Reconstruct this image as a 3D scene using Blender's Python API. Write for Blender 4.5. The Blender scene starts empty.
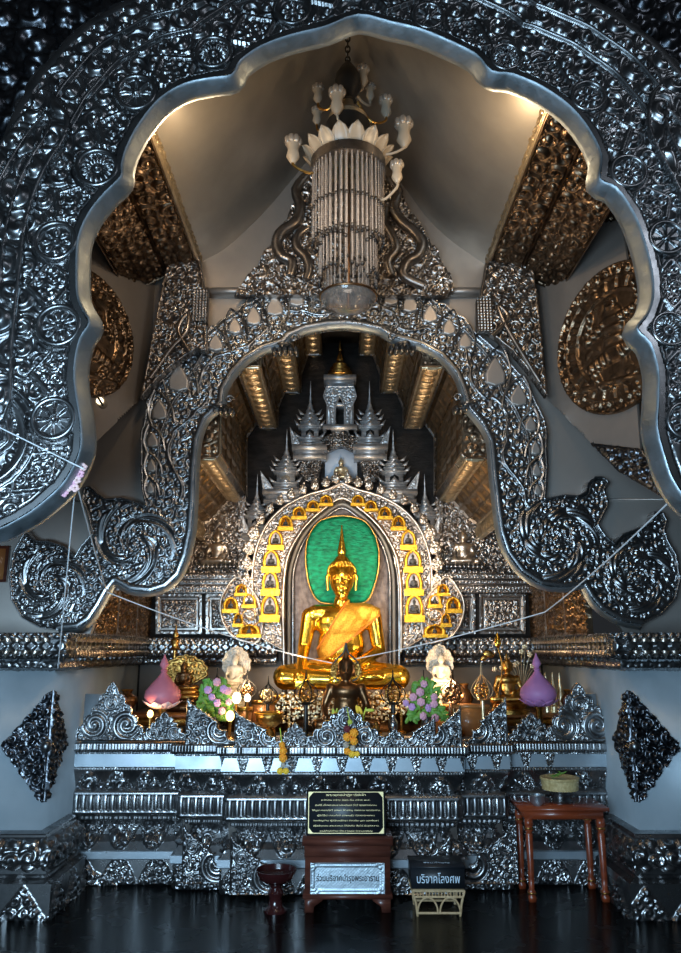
import bpy, math, random
import numpy as np
from mathutils import Vector, Matrix

PI = math.pi
SC = bpy.context.scene
COL = SC.collection
random.seed(7)

# ------------------------------------------------------------------ camera
TILT = math.radians(13.06)
FOC = 750.0
CTH, STH = math.cos(TILT), math.sin(TILT)
CAMZ = 1.6
cam_data = bpy.data.cameras.new('camera')
cam_data.sensor_fit = 'HORIZONTAL'
cam_data.sensor_width = 36.0
cam_data.lens = 36.0 * FOC / 681.0
cam_data.clip_start = 0.05
cam = bpy.data.objects.new('camera', cam_data)
cam.location = (0, 0, CAMZ)
cam.rotation_euler = (PI / 2 + TILT, 0, 0)
COL.objects.link(cam)
SC.camera = cam

# ------------------------------------------------------------------ world
world = bpy.data.worlds.new('world')
SC.world = world
world.use_nodes = True
wbg = world.node_tree.nodes['Background']
wbg.inputs[0].default_value = (0.42, 0.46, 0.52, 1)
wbg.inputs[1].default_value = 0.04


def light(name, kind, loc, target, energy, color, size=0.2, size_y=None, spot=60, blend=0.6):
    d = bpy.data.lights.new(name, kind)
    d.energy = energy
    d.color = color
    if kind == 'AREA':
        d.shape = 'RECTANGLE'
        d.size = size
        d.size_y = size_y or size
    elif kind == 'SPOT':
        d.spot_size = math.radians(spot)
        d.spot_blend = blend
        d.shadow_soft_size = size
    else:
        d.shadow_soft_size = size
    o = bpy.data.objects.new(name, d)
    o.location = loc
    if target is not None:
        v = Vector(target) - Vector(loc)
        o.rotation_euler = v.to_track_quat('-Z', 'Y').to_euler()
    COL.objects.link(o)
    return o


WARM = (1.0, 0.72, 0.42)
WARM2 = (1.0, 0.80, 0.58)
COOL = (0.50, 0.76, 1.0)
# daylight from the open doorway behind the visitor, low and a little to the left
dl = light('doorway_daylight', 'AREA', (-1.5, -1.0, 1.35), (-0.6, 5.4, 0.9), 200, COOL, 2.4, 2.2)
dl.data.spread = math.radians(125)
light('high_window_daylight', 'AREA', (2.6, 0.4, 4.8), (0.6, 4.2, 3.2), 14, (0.75, 0.85, 1.0), 1.2, 1.2)
# warm lamps around the altar, with added fill lights among them
light('buddha_spot_west', 'SPOT', (-1.1, 5.75, 2.35), (-0.05, 6.9, 1.75), 60, WARM, 0.08, spot=60)
light('buddha_spot_east', 'SPOT', (1.1, 5.75, 2.35), (0.05, 6.9, 1.75), 60, WARM, 0.08, spot=60)
light('altar_lamp_west', 'POINT', (-0.75, 6.25, 1.34), None, 15, WARM, 0.05)
light('altar_lamp_east', 'POINT', (0.85, 6.25, 1.34), None, 14, WARM, 0.05)
light('vault_uplight_west', 'SPOT', (-0.35, 6.3, 1.5), (-1.0, 6.4, 3.0), 45, WARM2, 0.10, spot=100)
light('vault_uplight_east', 'SPOT', (0.35, 6.3, 1.5), (1.0, 6.4, 3.0), 45, WARM2, 0.10, spot=100)
light('shrine_spot', 'SPOT', (0.0, 5.75, 2.6), (0.0, 7.3, 2.5), 46, WARM2, 0.10, spot=95)
light('wall_fill_west', 'SPOT', (-0.75, 5.9, 2.45), (-0.8, 7.3, 2.05), 38, WARM2, 0.08, spot=80)  # added fill that brightens the carved back wall, no fixture here
light('wall_fill_east', 'SPOT', (0.75, 5.9, 2.45), (0.8, 7.3, 2.05), 38, WARM2, 0.08, spot=80)  # matching added fill for the other half of the back wall
light('eave_lamp_west', 'POINT', (-0.80, 4.05, 4.52), None, 13, WARM, 0.04)
light('eave_lamp_east', 'POINT', (0.86, 4.0, 4.52), None, 13, WARM, 0.04)
light('nave_upper_fill', 'AREA', (0.0, 3.9, 4.2), (0.0, 5.5, 4.3), 6, (1.0, 0.86, 0.70), 0.6, 0.3)  # added fill to lift the dark sheet metal between the arches

light('nave_fill', 'AREA', (0.0, 3.7, 3.0), (0.0, 5.6, 2.9), 5, (1.0, 0.84, 0.68), 0.5, 0.5)
SC.view_settings.view_transform = 'Standard'
SC.view_settings.look = 'None'
SC.view_settings.gamma = 1.0
SC.view_settings.use_curve_mapping = False
SC.view_settings.exposure = 0.0


# ------------------------------------------------------------------ projection helpers (photo point -> point on a real plane)
def ray(px, py):
    u, v = px - 340.5, 476.5 - py
    return np.array([u, FOC * CTH - v * STH, FOC * STH + v * CTH])


def XZ(px, py, Y):
    d = ray(px, py)
    t = Y / d[1]
    return (d[0] * t, d[2] * t + CAMZ)


def P3(px, py, Y):
    x, z = XZ(px, py, Y)
    return (x, Y, z)


def zline(py, Y):
    return XZ(340.5, py, Y)[1]


def poly_at(pts, Y):
    return [XZ(a, b, Y) for a, b in pts]


def mir(pts, c=681.0):
    return [(c - a, b) for a, b in pts][::-1]


# ------------------------------------------------------------------ materials
MATS = {}


def mat(name, col, rough=0.4, metal=0.0, col2=None, nscale=6.0, bump=0.0, bscale=40.0, rvar=0.0,
        emit=None, estr=0.0, detail=4.0, alpha=1.0, trans=0.0, spec=None, coat=0.0, stretch=None):
    m = bpy.data.materials.new(name)
    m.use_nodes = True
    nt = m.node_tree
    b = nt.nodes['Principled BSDF']
    b.inputs['Base Color'].default_value = (*col, 1)
    b.inputs['Roughness'].default_value = rough
    b.inputs['Metallic'].default_value = metal
    if spec is not None:
        b.inputs['Specular IOR Level'].default_value = spec
    if coat:
        b.inputs['Coat Weight'].default_value = coat
    if trans:
        b.inputs['Transmission Weight'].default_value = trans
    tc = nt.nodes.new('ShaderNodeTexCoord')
    src = tc.outputs['Object']
    if stretch:
        mp = nt.nodes.new('ShaderNodeMapping')
        mp.inputs['Scale'].default_value = stretch
        nt.links.new(src, mp.inputs[0])
        src = mp.outputs[0]
    if col2 is not None or rvar:
        n = nt.nodes.new('ShaderNodeTexNoise')
        n.inputs['Scale'].default_value = nscale
        n.inputs['Detail'].default_value = detail
        nt.links.new(src, n.inputs['Vector'])
        if col2 is not None:
            r = nt.nodes.new('ShaderNodeValToRGB')
            r.color_ramp.elements[0].position = 0.35
            r.color_ramp.elements[1].position = 0.65
            r.color_ramp.elements[0].color = (*col, 1)
            r.color_ramp.elements[1].color = (*col2, 1)
            nt.links.new(n.outputs['Fac'], r.inputs[0])
            nt.links.new(r.outputs[0], b.inputs['Base Color'])
        if rvar:
            mr = nt.nodes.new('ShaderNodeMapRange')
            mr.inputs[1].default_value = 0.3
            mr.inputs[2].default_value = 0.7
            mr.inputs[3].default_value = max(0.02, rough - rvar)
            mr.inputs[4].default_value = min(1.0, rough + rvar)
            nt.links.new(n.outputs['Fac'], mr.inputs[0])
            nt.links.new(mr.outputs[0], b.inputs['Roughness'])
    if bump:
        n2 = nt.nodes.new('ShaderNodeTexNoise')
        n2.inputs['Scale'].default_value = bscale
        n2.inputs['Detail'].default_value = 3
        nt.links.new(src, n2.inputs['Vector'])
        bp = nt.nodes.new('ShaderNodeBump')
        bp.inputs['Strength'].default_value = bump
        bp.inputs['Distance'].default_value = 0.01
        nt.links.new(n2.outputs['Fac'], bp.inputs['Height'])
        nt.links.new(bp.outputs[0], b.inputs['Normal'])
    if emit is not None:
        b.inputs['Emission Color'].default_value = (*emit, 1)
        b.inputs['Emission Strength'].default_value = estr
    MATS[name] = m
    return m


M_SILVER = mat('chased_silver', (0.36, 0.355, 0.355), 0.29, 0.97, col2=(0.16, 0.16, 0.163), nscale=9, rvar=0.05)
M_SILVER_OLD = mat('tarnished_silver', (0.40, 0.355, 0.32), 0.31, 0.97, col2=(0.19, 0.165, 0.148), nscale=8, rvar=0.06)
M_BLACK_SILVER = mat('blackened_silver', (0.16, 0.165, 0.18), 0.30, 1.0, col2=(0.06, 0.065, 0.075), nscale=7, rvar=0.05)
M_SHEET = mat('sheet_aluminium', (0.54, 0.48, 0.43), 0.46, 0.75, col2=(0.41, 0.365, 0.33), nscale=2.2, rvar=0.07, bump=0.06, bscale=9)
M_PIERSHEET = mat('pier_sheet_metal', (0.46, 0.52, 0.56), 0.40, 0.35, col2=(0.34, 0.40, 0.44), nscale=2.5, rvar=0.06, bump=0.05, bscale=8)
M_FASCIA = mat('polished_fascia', (0.44, 0.49, 0.53), 0.34, 0.6, col2=(0.30, 0.35, 0.39), nscale=4, rvar=0.08)
M_FLAME = mat('pale_warm_silver', (0.66, 0.57, 0.48), 0.34, 0.95, col2=(0.42, 0.36, 0.30), nscale=20)
M_SPIRE = mat('bright_spire_silver', (0.62, 0.61, 0.60), 0.42, 0.75, col2=(0.42, 0.41, 0.41), nscale=25)
M_SHEET_WARM = mat('sheet_ceiling_metal', (0.46, 0.42, 0.37), 0.42, 0.75, col2=(0.32, 0.295, 0.26), nscale=1.6, rvar=0.08, bump=0.08, bscale=5)
M_RIM = mat('smooth_silver_rim', (0.45, 0.52, 0.56), 0.50, 1.0, col2=(0.42, 0.47, 0.51), nscale=14, rvar=0.08, bump=0.2, bscale=30)
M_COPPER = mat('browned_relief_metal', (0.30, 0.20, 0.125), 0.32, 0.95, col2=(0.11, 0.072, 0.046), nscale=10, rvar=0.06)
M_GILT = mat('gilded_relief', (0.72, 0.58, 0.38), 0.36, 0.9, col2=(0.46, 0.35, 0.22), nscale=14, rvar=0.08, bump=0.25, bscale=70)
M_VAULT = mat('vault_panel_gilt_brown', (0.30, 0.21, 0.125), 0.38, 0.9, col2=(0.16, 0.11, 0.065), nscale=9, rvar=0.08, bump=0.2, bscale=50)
M_GOLD = mat('polished_gold', (1.0, 0.66, 0.10), 0.22, 1.0, col2=(0.95, 0.55, 0.06), nscale=5, rvar=0.05)
M_GOLDCLOTH = mat('gold_sequin_cloth', (0.95, 0.56, 0.09), 0.42, 0.9, col2=(0.62, 0.32, 0.03), nscale=90, bump=0.8, bscale=120)
M_GOLDLEAF = mat('yellow_gold_leaf', (0.80, 0.44, 0.04), 0.38, 0.8, col2=(0.55, 0.26, 0.015), nscale=40, bump=0.3, bscale=90)
M_OLDGOLD = mat('old_gold', (0.62, 0.36, 0.10), 0.32, 1.0, col2=(0.32, 0.16, 0.04), nscale=18, bump=0.3, bscale=60)
M_LACEGOLD = mat('pale_gold_filigree', (0.90, 0.74, 0.48), 0.34, 0.9, col2=(0.70, 0.52, 0.30), nscale=30)
M_SASHHEM = mat('orange_sash_hem', (0.70, 0.22, 0.03), 0.5, 0.3)
M_BRONZE = mat('dark_bronze', (0.12, 0.065, 0.035), 0.30, 0.9, col2=(0.24, 0.12, 0.05), nscale=14)
M_IRON = mat('black_wire', (0.03, 0.028, 0.026), 0.4, 0.6)
M_GREEN = mat('green_foil_halo', (0.0, 0.09, 0.036), 0.48, 0.5, col2=(0.0, 0.21, 0.09), nscale=16, bump=0.5, bscale=26, stretch=(1, 1, 2.2), spec=0.3)
M_NICHE = mat('grey_brown_plaster', (0.26, 0.20, 0.17), 0.6, 0.3, col2=(0.14, 0.10, 0.085), nscale=18, bump=0.6, bscale=30)
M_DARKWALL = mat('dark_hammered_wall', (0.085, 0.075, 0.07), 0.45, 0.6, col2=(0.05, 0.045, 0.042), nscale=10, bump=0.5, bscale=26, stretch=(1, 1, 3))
M_WHITE = mat('white_glazed_figure', (0.60, 0.54, 0.45), 0.35, 0.0, col2=(0.42, 0.35, 0.26), nscale=30)
M_PINK = mat('rose_pink_paint', (0.62, 0.19, 0.24), 0.55, 0.0, col2=(0.54, 0.15, 0.20), nscale=8)
M_PURPLE = mat('mauve_paint', (0.46, 0.20, 0.42), 0.55, 0.0, col2=(0.40, 0.16, 0.36), nscale=8)
M_PETALPINK = mat('pale_pink_petal', (0.86, 0.55, 0.52), 0.55)
M_BLOOMV = mat('lilac_bloom', (0.62, 0.36, 0.66), 0.6)
M_BLOOMP = mat('pink_bloom', (0.82, 0.42, 0.52), 0.6)
M_LEAF = mat('fresh_green_leaf', (0.10, 0.30, 0.04), 0.5, col2=(0.22, 0.42, 0.06), nscale=30)
M_LIME = mat('lime_leaf', (0.55, 0.62, 0.08), 0.5)
M_MARIGOLD = mat('orange_marigold', (0.95, 0.32, 0.02), 0.6, col2=(1.0, 0.45, 0.03), nscale=60)
M_YELLOW = mat('yellow_marigold', (0.98, 0.62, 0.05), 0.6)
M_MAROON = mat('maroon_bloom', (0.16, 0.02, 0.03), 0.6)
M_WOOD = mat('reddish_teak', (0.12, 0.036, 0.022), 0.4, 0.0, col2=(0.065, 0.018, 0.012), nscale=5, bump=0.1, bscale=20, stretch=(1, 6, 6), coat=0.3)
M_WOODRED = mat('varnished_red_wood', (0.26, 0.050, 0.016), 0.34, 0.0, col2=(0.17, 0.03, 0.010), nscale=4, coat=0.2, stretch=(1, 6, 6))
M_BROWNBOX = mat('amber_varnished_wood', (0.42, 0.17, 0.05), 0.35, 0.0, col2=(0.26, 0.09, 0.03), nscale=6, coat=0.3)
M_RATTAN = mat('pale_rattan', (0.52, 0.36, 0.20), 0.5, col2=(0.40, 0.26, 0.13), nscale=40)
M_BLACKBOX = mat('black_lacquer', (0.012, 0.014, 0.018), 0.45, 0.0)
M_TEXTW = mat('pale_blue_lettering', (0.60, 0.72, 0.82), 0.6)
M_TEXTG = mat('gold_lettering', (0.85, 0.68, 0.34), 0.5, 0.3)
M_DARKLET = mat('blackened_lettering', (0.03, 0.03, 0.035), 0.5)
M_LACQUER = mat('dark_red_lacquer', (0.035, 0.008, 0.008), 0.22, 0.0, coat=0.6)
M_STRING = mat('white_cotton_string', (0.80, 0.82, 0.84), 0.8)
M_PEARL = mat('pearl_beads', (0.32, 0.27, 0.23), 0.30, 0.2, col2=(0.22, 0.185, 0.165), nscale=120, bump=0.9, bscale=140)
M_BLACKBEAD = mat('black_beads', (0.02, 0.016, 0.014), 0.3)
M_GLASSCUP = mat('milky_glass', (0.42, 0.36, 0.30), 0.15, 0.3, trans=0.3)
M_GLASSBOWL = mat('chandelier_glass', (0.55, 0.50, 0.46), 0.10, 0.0, trans=0.8)
M_LOTUSPETAL = mat('cream_shell_petal', (0.34, 0.28, 0.21), 0.35)
M_BULB = mat('lit_candle_bulb', (1.0, 0.7, 0.3), 0.5, emit=(1.0, 0.62, 0.20), estr=6.0)
M_GLOW = mat('lit_frosted_globe', (1.0, 0.9, 0.7), 0.5, emit=(1.0, 0.85, 0.62), estr=3.0)
M_BLUEGLASS = mat('pale_blue_panel', (0.62, 0.68, 0.76), 0.4, 0.1)
M_STRAW = mat('woven_straw', (0.60, 0.46, 0.22), 0.6, col2=(0.42, 0.30, 0.12), nscale=50, bump=0.5, bscale=90)


def floor_mat():
    m = bpy.data.materials.new('polished_dark_floor')
    m.use_nodes = True
    nt = m.node_tree
    b = nt.nodes['Principled BSDF']
    tc = nt.nodes.new('ShaderNodeTexCoord')
    br = nt.nodes.new('ShaderNodeTexBrick')
    br.offset = 0.0
    br.inputs['Scale'].default_value = 1.0
    br.inputs['Brick Width'].default_value = 0.6
    br.inputs['Row Height'].default_value = 0.6
    br.inputs['Mortar Size'].default_value = 0.006
    br.inputs['Color1'].default_value = (0.005, 0.007, 0.009, 1)
    br.inputs['Color2'].default_value = (0.008, 0.011, 0.013, 1)
    br.inputs['Mortar'].default_value = (0.004, 0.005, 0.006, 1)
    nt.links.new(tc.outputs['Object'], br.inputs['Vector'])
    nz = nt.nodes.new('ShaderNodeTexNoise')
    nz.inputs['Scale'].default_value = 5
    nt.links.new(tc.outputs['Object'], nz.inputs['Vector'])
    vo = nt.nodes.new('ShaderNodeTexWave')
    vo.wave_type = 'RINGS'
    vo.inputs['Scale'].default_value = 3.2
    vo.inputs['Distortion'].default_value = 9.0
    vo.inputs['Detail'].default_value = 2.0
    nt.links.new(tc.outputs['Object'], vo.inputs['Vector'])
    mx = nt.nodes.new('ShaderNodeMixRGB')
    mx.blend_type = 'MIX'
    mr = nt.nodes.new('ShaderNodeMapRange')
    mr.inputs[1].default_value = 0.80
    mr.inputs[2].default_value = 0.95
    mr.inputs[4].default_value = 0.55
    nt.links.new(vo.outputs['Fac'], mr.inputs[0])
    nt.links.new(mr.outputs[0], mx.inputs[0])
    nt.links.new(br.outputs['Color'], mx.inputs[1])
    mx.inputs[2].default_value = (0.018, 0.023, 0.026, 1)
    nt.links.new(mx.outputs[0], b.inputs['Base Color'])
    b.inputs['Specular IOR Level'].default_value = 0.12
    r2 = nt.nodes.new('ShaderNodeMapRange')
    r2.inputs[3].default_value = 0.16
    r2.inputs[4].default_value = 0.36
    nt.links.new(nz.outputs['Fac'], r2.inputs[0])
    nt.links.new(r2.outputs[0], b.inputs['Roughness'])
    bp = nt.nodes.new('ShaderNodeBump')
    bp.inputs['Strength'].default_value = 0.25
    bp.inputs['Distance'].default_value = 0.004
    nt.links.new(br.outputs['Fac'], bp.inputs['Height'])
    bp.invert = True
    nt.links.new(bp.outputs[0], b.inputs['Normal'])
    return m


M_FLOOR = floor_mat()


# ------------------------------------------------------------------ object helpers
def world_loc(o):
    v = Vector((0, 0, 0))
    while o is not None:
        v = v + o.location
        o = o.parent
    return v


def tag(o, label=None, cat=None, group=None, kind=None):
    if label:
        o['label'] = label
    if cat:
        o['category'] = cat
    if group:
        o['group'] = group
    if kind:
        o['kind'] = kind
    return o


def thing(name, label, cat, loc=(0, 0, 0), group=None, kind=None):
    o = bpy.data.objects.new(name, None)
    COL.objects.link(o)
    o.location = loc
    o.empty_display_size = 0.05
    return tag(o, label, cat, group, kind)


def link_mesh(name, me, material, parent=None):
    if material is not None:
        me.materials.append(material)
    o = bpy.data.objects.new(name, me)
    COL.objects.link(o)
    if parent is not None:
        o.parent = parent
    return o


def copy_tree(o, parent=None):
    c = o.copy()
    COL.objects.link(c)
    if parent is not None:
        c.parent = parent
    for ch in list(o.children):
        copy_tree(ch, c)
    return c


class MB:
    """collects geometry in world coordinates and links it as one mesh object"""

    def __init__(self):
        self.v, self.f, self.n = [], [], 0

    def add(self, v, f):
        v = np.asarray(v, dtype=np.float64).reshape(-1, 3)
        self.v.append(v)
        if isinstance(f, np.ndarray):
            self.f.append(f.astype(np.int64) + self.n)
        else:
            by = {}
            for q in f:
                by.setdefault(len(q), []).append(q)
            for q in by.values():
                self.f.append(np.array(q, dtype=np.int64) + self.n)
        self.n += len(v)
        return self

    def box(self, c, s, rz=0.0, taper=1.0):
        hx, hy, hz = s[0] / 2, s[1] / 2, s[2] / 2
        v = []
        for z, k in ((-hz, 1.0), (hz, taper)):
            for x, y in ((-hx, -hy), (hx, -hy), (hx, hy), (-hx, hy)):
                v.append((x * k, y * k, z))
        v = np.array(v)
        if rz:
            cc, ss = math.cos(rz), math.sin(rz)
            v[:, :2] = np.stack([v[:, 0] * cc - v[:, 1] * ss, v[:, 0] * ss + v[:, 1] * cc], 1)
        v += np.array(c)
        return self.add(v, [(0, 3, 2, 1), (4, 5, 6, 7), (0, 1, 5, 4), (1, 2, 6, 5), (2, 3, 7, 6), (3, 0, 4, 7)])

    def box2(self, x0, x1, y0, y1, z0, z1):
        return self.box(((x0 + x1) / 2, (y0 + y1) / 2, (z0 + z1) / 2), (abs(x1 - x0), abs(y1 - y0), abs(z1 - z0)))

    def lathe(self, prof, c=(0, 0, 0), n=24, flute=0, famp=0.0, square=False):
        """prof: list of (r, z)"""
        prof = [(max(r, 1e-4), z) for r, z in prof]
        a = np.linspace(0, 2 * PI, n, endpoint=False)
        if square:
            a = a + PI / n
        rr = np.array([p[0] for p in prof])
        zz = np.array([p[1] for p in prof])
        mod = 1 + famp * np.cos(a * flute) if flute else np.ones(n)
        X = rr[:, None] * (np.cos(a) * mod)[None, :] + c[0]
        Y = rr[:, None] * (np.sin(a) * mod)[None, :] + c[1]
        Z = np.repeat(zz[:, None], n, 1) + c[2]
        v = np.stack([X, Y, Z], -1).reshape(-1, 3)
        m = len(prof)
        i, j = np.meshgrid(np.arange(m - 1), np.arange(n), indexing='ij')
        j2 = (j + 1) % n
        q = np.stack([i * n + j, i * n + j2, (i + 1) * n + j2, (i + 1) * n + j], -1).reshape(-1, 4)
        base = self.n
        self.add(v, q)
        self.f.append(np.array([[base + k for k in range(n)][::-1]]))
        self.f.append(np.array([[base + (m - 1) * n + k for k in range(n)]]))
        return self

    def ell(self, c, r, n=14, m=9, rot=None):
        th = np.linspace(0, 2 * PI, n, endpoint=False)
        ph = np.linspace(-PI / 2, PI / 2, m)
        ph[0] += 1e-3
        ph[-1] -= 1e-3
        if np.isscalar(r):
            r = (r, r, r)
        X = np.cos(ph)[:, None] * np.cos(th)[None, :] * r[0]
        Y = np.cos(ph)[:, None] * np.sin(th)[None, :] * r[1]
        Z = np.repeat(np.sin(ph)[:, None], n, 1) * r[2]
        v = np.stack([X, Y, Z], -1).reshape(-1, 3)
        if rot is not None:
            R = np.array(rot.to_matrix()) if hasattr(rot, 'to_matrix') else np.array(rot)
            v = v @ R.T
        v = v + np.array(c)
        i, j = np.meshgrid(np.arange(m - 1), np.arange(n), indexing='ij')
        j2 = (j + 1) % n
        q = np.stack([i * n + j, i * n + j2, (i + 1) * n + j2, (i + 1) * n + j], -1).reshape(-1, 4)
        base = self.n
        self.add(v, q)
        self.f.append(np.array([[base + k for k in range(n)][::-1]]))
        self.f.append(np.array([[base + (m - 1) * n + k for k in range(n)]]))
        return self

    def tube(self, pts, r, n=8, closed=False):
        pts = [Vector(p) for p in pts]
        k = len(pts)
        rs = r if hasattr(r, '__len__') else [r] * k
        rings = []
        prev = None
        for i, p in enumerate(pts):
            if closed:
                t = pts[(i + 1) % k] - pts[i - 1]
            else:
                t = pts[min(i + 1, k - 1)] - pts[max(i - 1, 0)]
            if t.length < 1e-9:
                t = Vector((0, 0, 1))
            t.normalize()
            if prev is None:
                a = Vector((0, 1, 0)) if abs(t.y) < 0.9 else Vector((1, 0, 0))
            else:
                a = prev
            a = (a - t * a.dot(t))
            if a.length < 1e-6:
                a = t.orthogonal()
            a.normalize()
            prev = a
            b = t.cross(a)
            for j in range(n):
                q = 2 * PI * j / n
                rings.append(p + (a * math.cos(q) + b * math.sin(q)) * rs[i])
        f = []
        for i in range(k if closed else k - 1):
            i2 = (i + 1) % k
            for j in range(n):
                j2 = (j + 1) % n
                f.append((i * n + j, i * n + j2, i2 * n + j2, i2 * n + j))
        if not closed:
            f.append(tuple(range(n))[::-1])
            f.append(tuple((k - 1) * n + j for j in range(n)))
        return self.add([tuple(p) for p in rings], f)

    def prism(self, poly, y0, y1):
        """poly of (x, z) extruded between y0 (front) and y1 (back)"""
        n = len(poly)
        area = sum(poly[i][0] * poly[(i + 1) % n][1] - poly[(i + 1) % n][0] * poly[i][1] for i in range(n))
        if area < 0:
            poly = poly[::-1]
        v = [(x, y0, z) for x, z in poly] + [(x, y1, z) for x, z in poly]
        f = [tuple(range(n)), tuple(range(n, 2 * n))[::-1]]
        for i in range(n):
            j = (i + 1) % n
            f.append((i, n + i, n + j, j))
        return self.add(v, f)

    def build(self, name, material, parent=None, smooth=True, angle=None):
        v = np.concatenate(self.v)
        if parent is not None:
            v = v - np.array(world_loc(parent))
        loops = np.concatenate([f.reshape(-1) for f in self.f])
        sizes = np.concatenate([np.full(len(f), f.shape[1]) for f in self.f])
        starts = np.concatenate([[0], np.cumsum(sizes)[:-1]])
        me = bpy.data.meshes.new(name)
        me.vertices.add(len(v))
        me.vertices.foreach_set('co', v.astype(np.float32).ravel())
        me.loops.add(len(loops))
        me.loops.foreach_set('vertex_index', loops.astype(np.int32))
        me.polygons.add(len(sizes))
        me.polygons.foreach_set('loop_start', starts.astype(np.int32))
        if smooth:
            me.polygons.foreach_set('use_smooth', np.ones(len(sizes), dtype=bool))
        me.update(calc_edges=True)
        if smooth:
            try:
                me.set_sharp_from_angle(angle=math.radians(angle or 50))
            except Exception:
                pass
        return link_mesh(name, me, material, parent)


# ------------------------------------------------------------------ relief pattern library (all in metres)
def frac(a):
    return a - np.floor(a)


def hsh(ix, iy, k):
    return frac(np.sin(ix * 127.1 + iy * 311.7 + k * 74.7) * 43758.5453)


def curls(x, y, c, seed=0, jit=0.20, turns=1.9):
    c = c * 1.55
    gx, gy = x / c, y / c
    ix, iy = np.floor(gx), np.floor(gy)
    best = np.full(x.shape, 1e9)
    sec = np.full(x.shape, 1e9)
    bx = np.zeros(x.shape)
    by = np.zeros(x.shape)
    bh = np.zeros(x.shape)
    for dx in (-1, 0, 1):
        for dy in (-1, 0, 1):
            jx, jy = ix + dx, iy + dy
            cx = jx + 0.5 + (hsh(jx, jy, seed) - 0.5) * 2 * jit + 0.25 * (np.mod(jy, 2) - 0.5)
            cy = jy + 0.5 + (hsh(jx, jy, seed + 3) - 0.5) * 2 * jit
            ex, ey = gx - cx, gy - cy
            d = np.sqrt(ex * ex + ey * ey)
            closer = d < best
            sec = np.where(closer, best, np.minimum(sec, d))
            bx = np.where(closer, ex, bx)
            by = np.where(closer, ey, by)
            bh = np.where(closer, hsh(jx, jy, seed + 7), bh)
            best = np.where(closer, d, best)
    hand = np.where(bh > 0.5, 1.0, -1.0)
    th = np.arctan2(by, bx)
    ph = frac(hand * th / (2 * PI) + best * turns + bh * 9.0)
    ridge = np.sin(PI * ph) ** 1.25
    edge = np.clip((sec - best) * 3.2, 0, 1)
    core = np.exp(-(best / 0.10) ** 2)
    return 1.2 * np.clip(ridge * 0.9 * (1 - core) + core * 1.0, 0, 1.15) * (0.05 + 0.95 * np.sqrt(edge))


def spiral(x, y, cx, cy, R, hand=1, turns=2.3, start=0.0, lobes=0):
    ex, ey = x - cx, y - cy
    r = np.sqrt(ex * ex + ey * ey) / R
    th = np.arctan2(ey, ex)
    rr = r
    if lobes:
        rr = r * (1 + 0.06 * np.cos(th * lobes))
    ph = frac(hand * th / (2 * PI) + rr * turns + start)
    ridge = np.sin(PI * ph) ** 0.8
    core = np.exp(-(r / 0.16) ** 2)
    return np.clip(ridge * (1 - core) * 0.85 + core * 1.2, 0, 1.2), r < 1.0, r


def wheel(x, y, cx, cy, R, kind=0):
    ex, ey = x - cx, y - cy
    r = np.sqrt(ex * ex + ey * ey) / R
    th = np.arctan2(ey, ex)
    h = np.zeros(x.shape)
    ring = np.sqrt(np.clip(1 - ((r - 0.86) / 0.15) ** 2, 0, 1))
    n = (8, 16, 8, 10)[kind % 4]
    pet = np.abs(np.cos(th * n / 2))
    if kind % 4 == 2:
        pr = np.clip(1 - ((r - 0.45) / 0.22) ** 2 - (1 - pet) * 1.6, 0, 1)
    elif kind % 4 == 0:
        pr = np.clip((pet - 0.86) * 7, 0, 1) * (r < 0.72)
    else:
        pr = np.clip(pet - 0.25, 0, 1) * np.clip(1 - ((r - 0.48) / 0.24) ** 2, 0, 1) * 1.3
    core = np.clip(1 - (r / 0.2) ** 2, 0, 1)
    h = np.maximum(np.maximum(ring, 0.75 * pr), core)
    return h, r < 1.0, r


def rib(d, d0, w):
    return np.sqrt(np.clip(1 - ((d - d0) / w) ** 2, 0, 1))


def polydist(x, y, pts):
    """distance to an open polyline and arclength of the nearest point"""
    best = np.full(x.shape, 1e9)
    bs = np.zeros(x.shape)
    acc = 0.0
    for (ax, ay), (bx, by) in zip(pts[:-1], pts[1:]):
        vx, vy = bx - ax, by - ay
        L = math.hypot(vx, vy)
        if L < 1e-9:
            continue
        t = np.clip(((x - ax) * vx + (y - ay) * vy) / (L * L), 0, 1)
        d = np.hypot(x - ax - t * vx, y - ay - t * vy)
        m = d < best
        best = np.where(m, d, best)
        bs = np.where(m, acc + t * L, bs)
        acc += L
    return best, bs


def sdf_poly(x, y, poly):
    d = np.full(x.shape, 1e9)
    inside = np.zeros(x.shape, dtype=bool)
    n = len(poly)
    for i in range(n):
        ax, ay = poly[i]
        bx, by = poly[(i + 1) % n]
        vx, vy = bx - ax, by - ay
        L2 = vx * vx + vy * vy
        if L2 < 1e-14:
            continue
        t = np.clip(((x - ax) * vx + (y - ay) * vy) / L2, 0, 1)
        d = np.minimum(d, np.hypot(x - ax - t * vx, y - ay - t * vy))
        if ay != by:
            c = ((ay > y) != (by > y)) & (x < (bx - ax) * (y - ay) / (by - ay) + ax)
            inside ^= c
    return np.where(inside, -d, d)


def catmull(pts, sub=4, closed=False):
    out = []
    n = len(pts)
    rng = range(n if closed else n - 1)
    for i in rng:
        g = (lambda k: pts[k % n]) if closed else (lambda k: pts[min(max(k, 0), n - 1)])
        p0, p1, p2, p3 = g(i - 1), g(i), g(i + 1), g(i + 2)
        for s in range(sub):
            t = s / sub
            out.append(tuple(0.5 * ((2 * p1[j]) + (-p0[j] + p2[j]) * t + (2 * p0[j] - 5 * p1[j] + 4 * p2[j] - p3[j]) * t * t + (-p0[j] + 3 * p1[j] - 3 * p2[j] + p3[j]) * t ** 3) for j in range(len(p1))))
    if not closed:
        out.append(tuple(pts[-1]))
    return out


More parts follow.
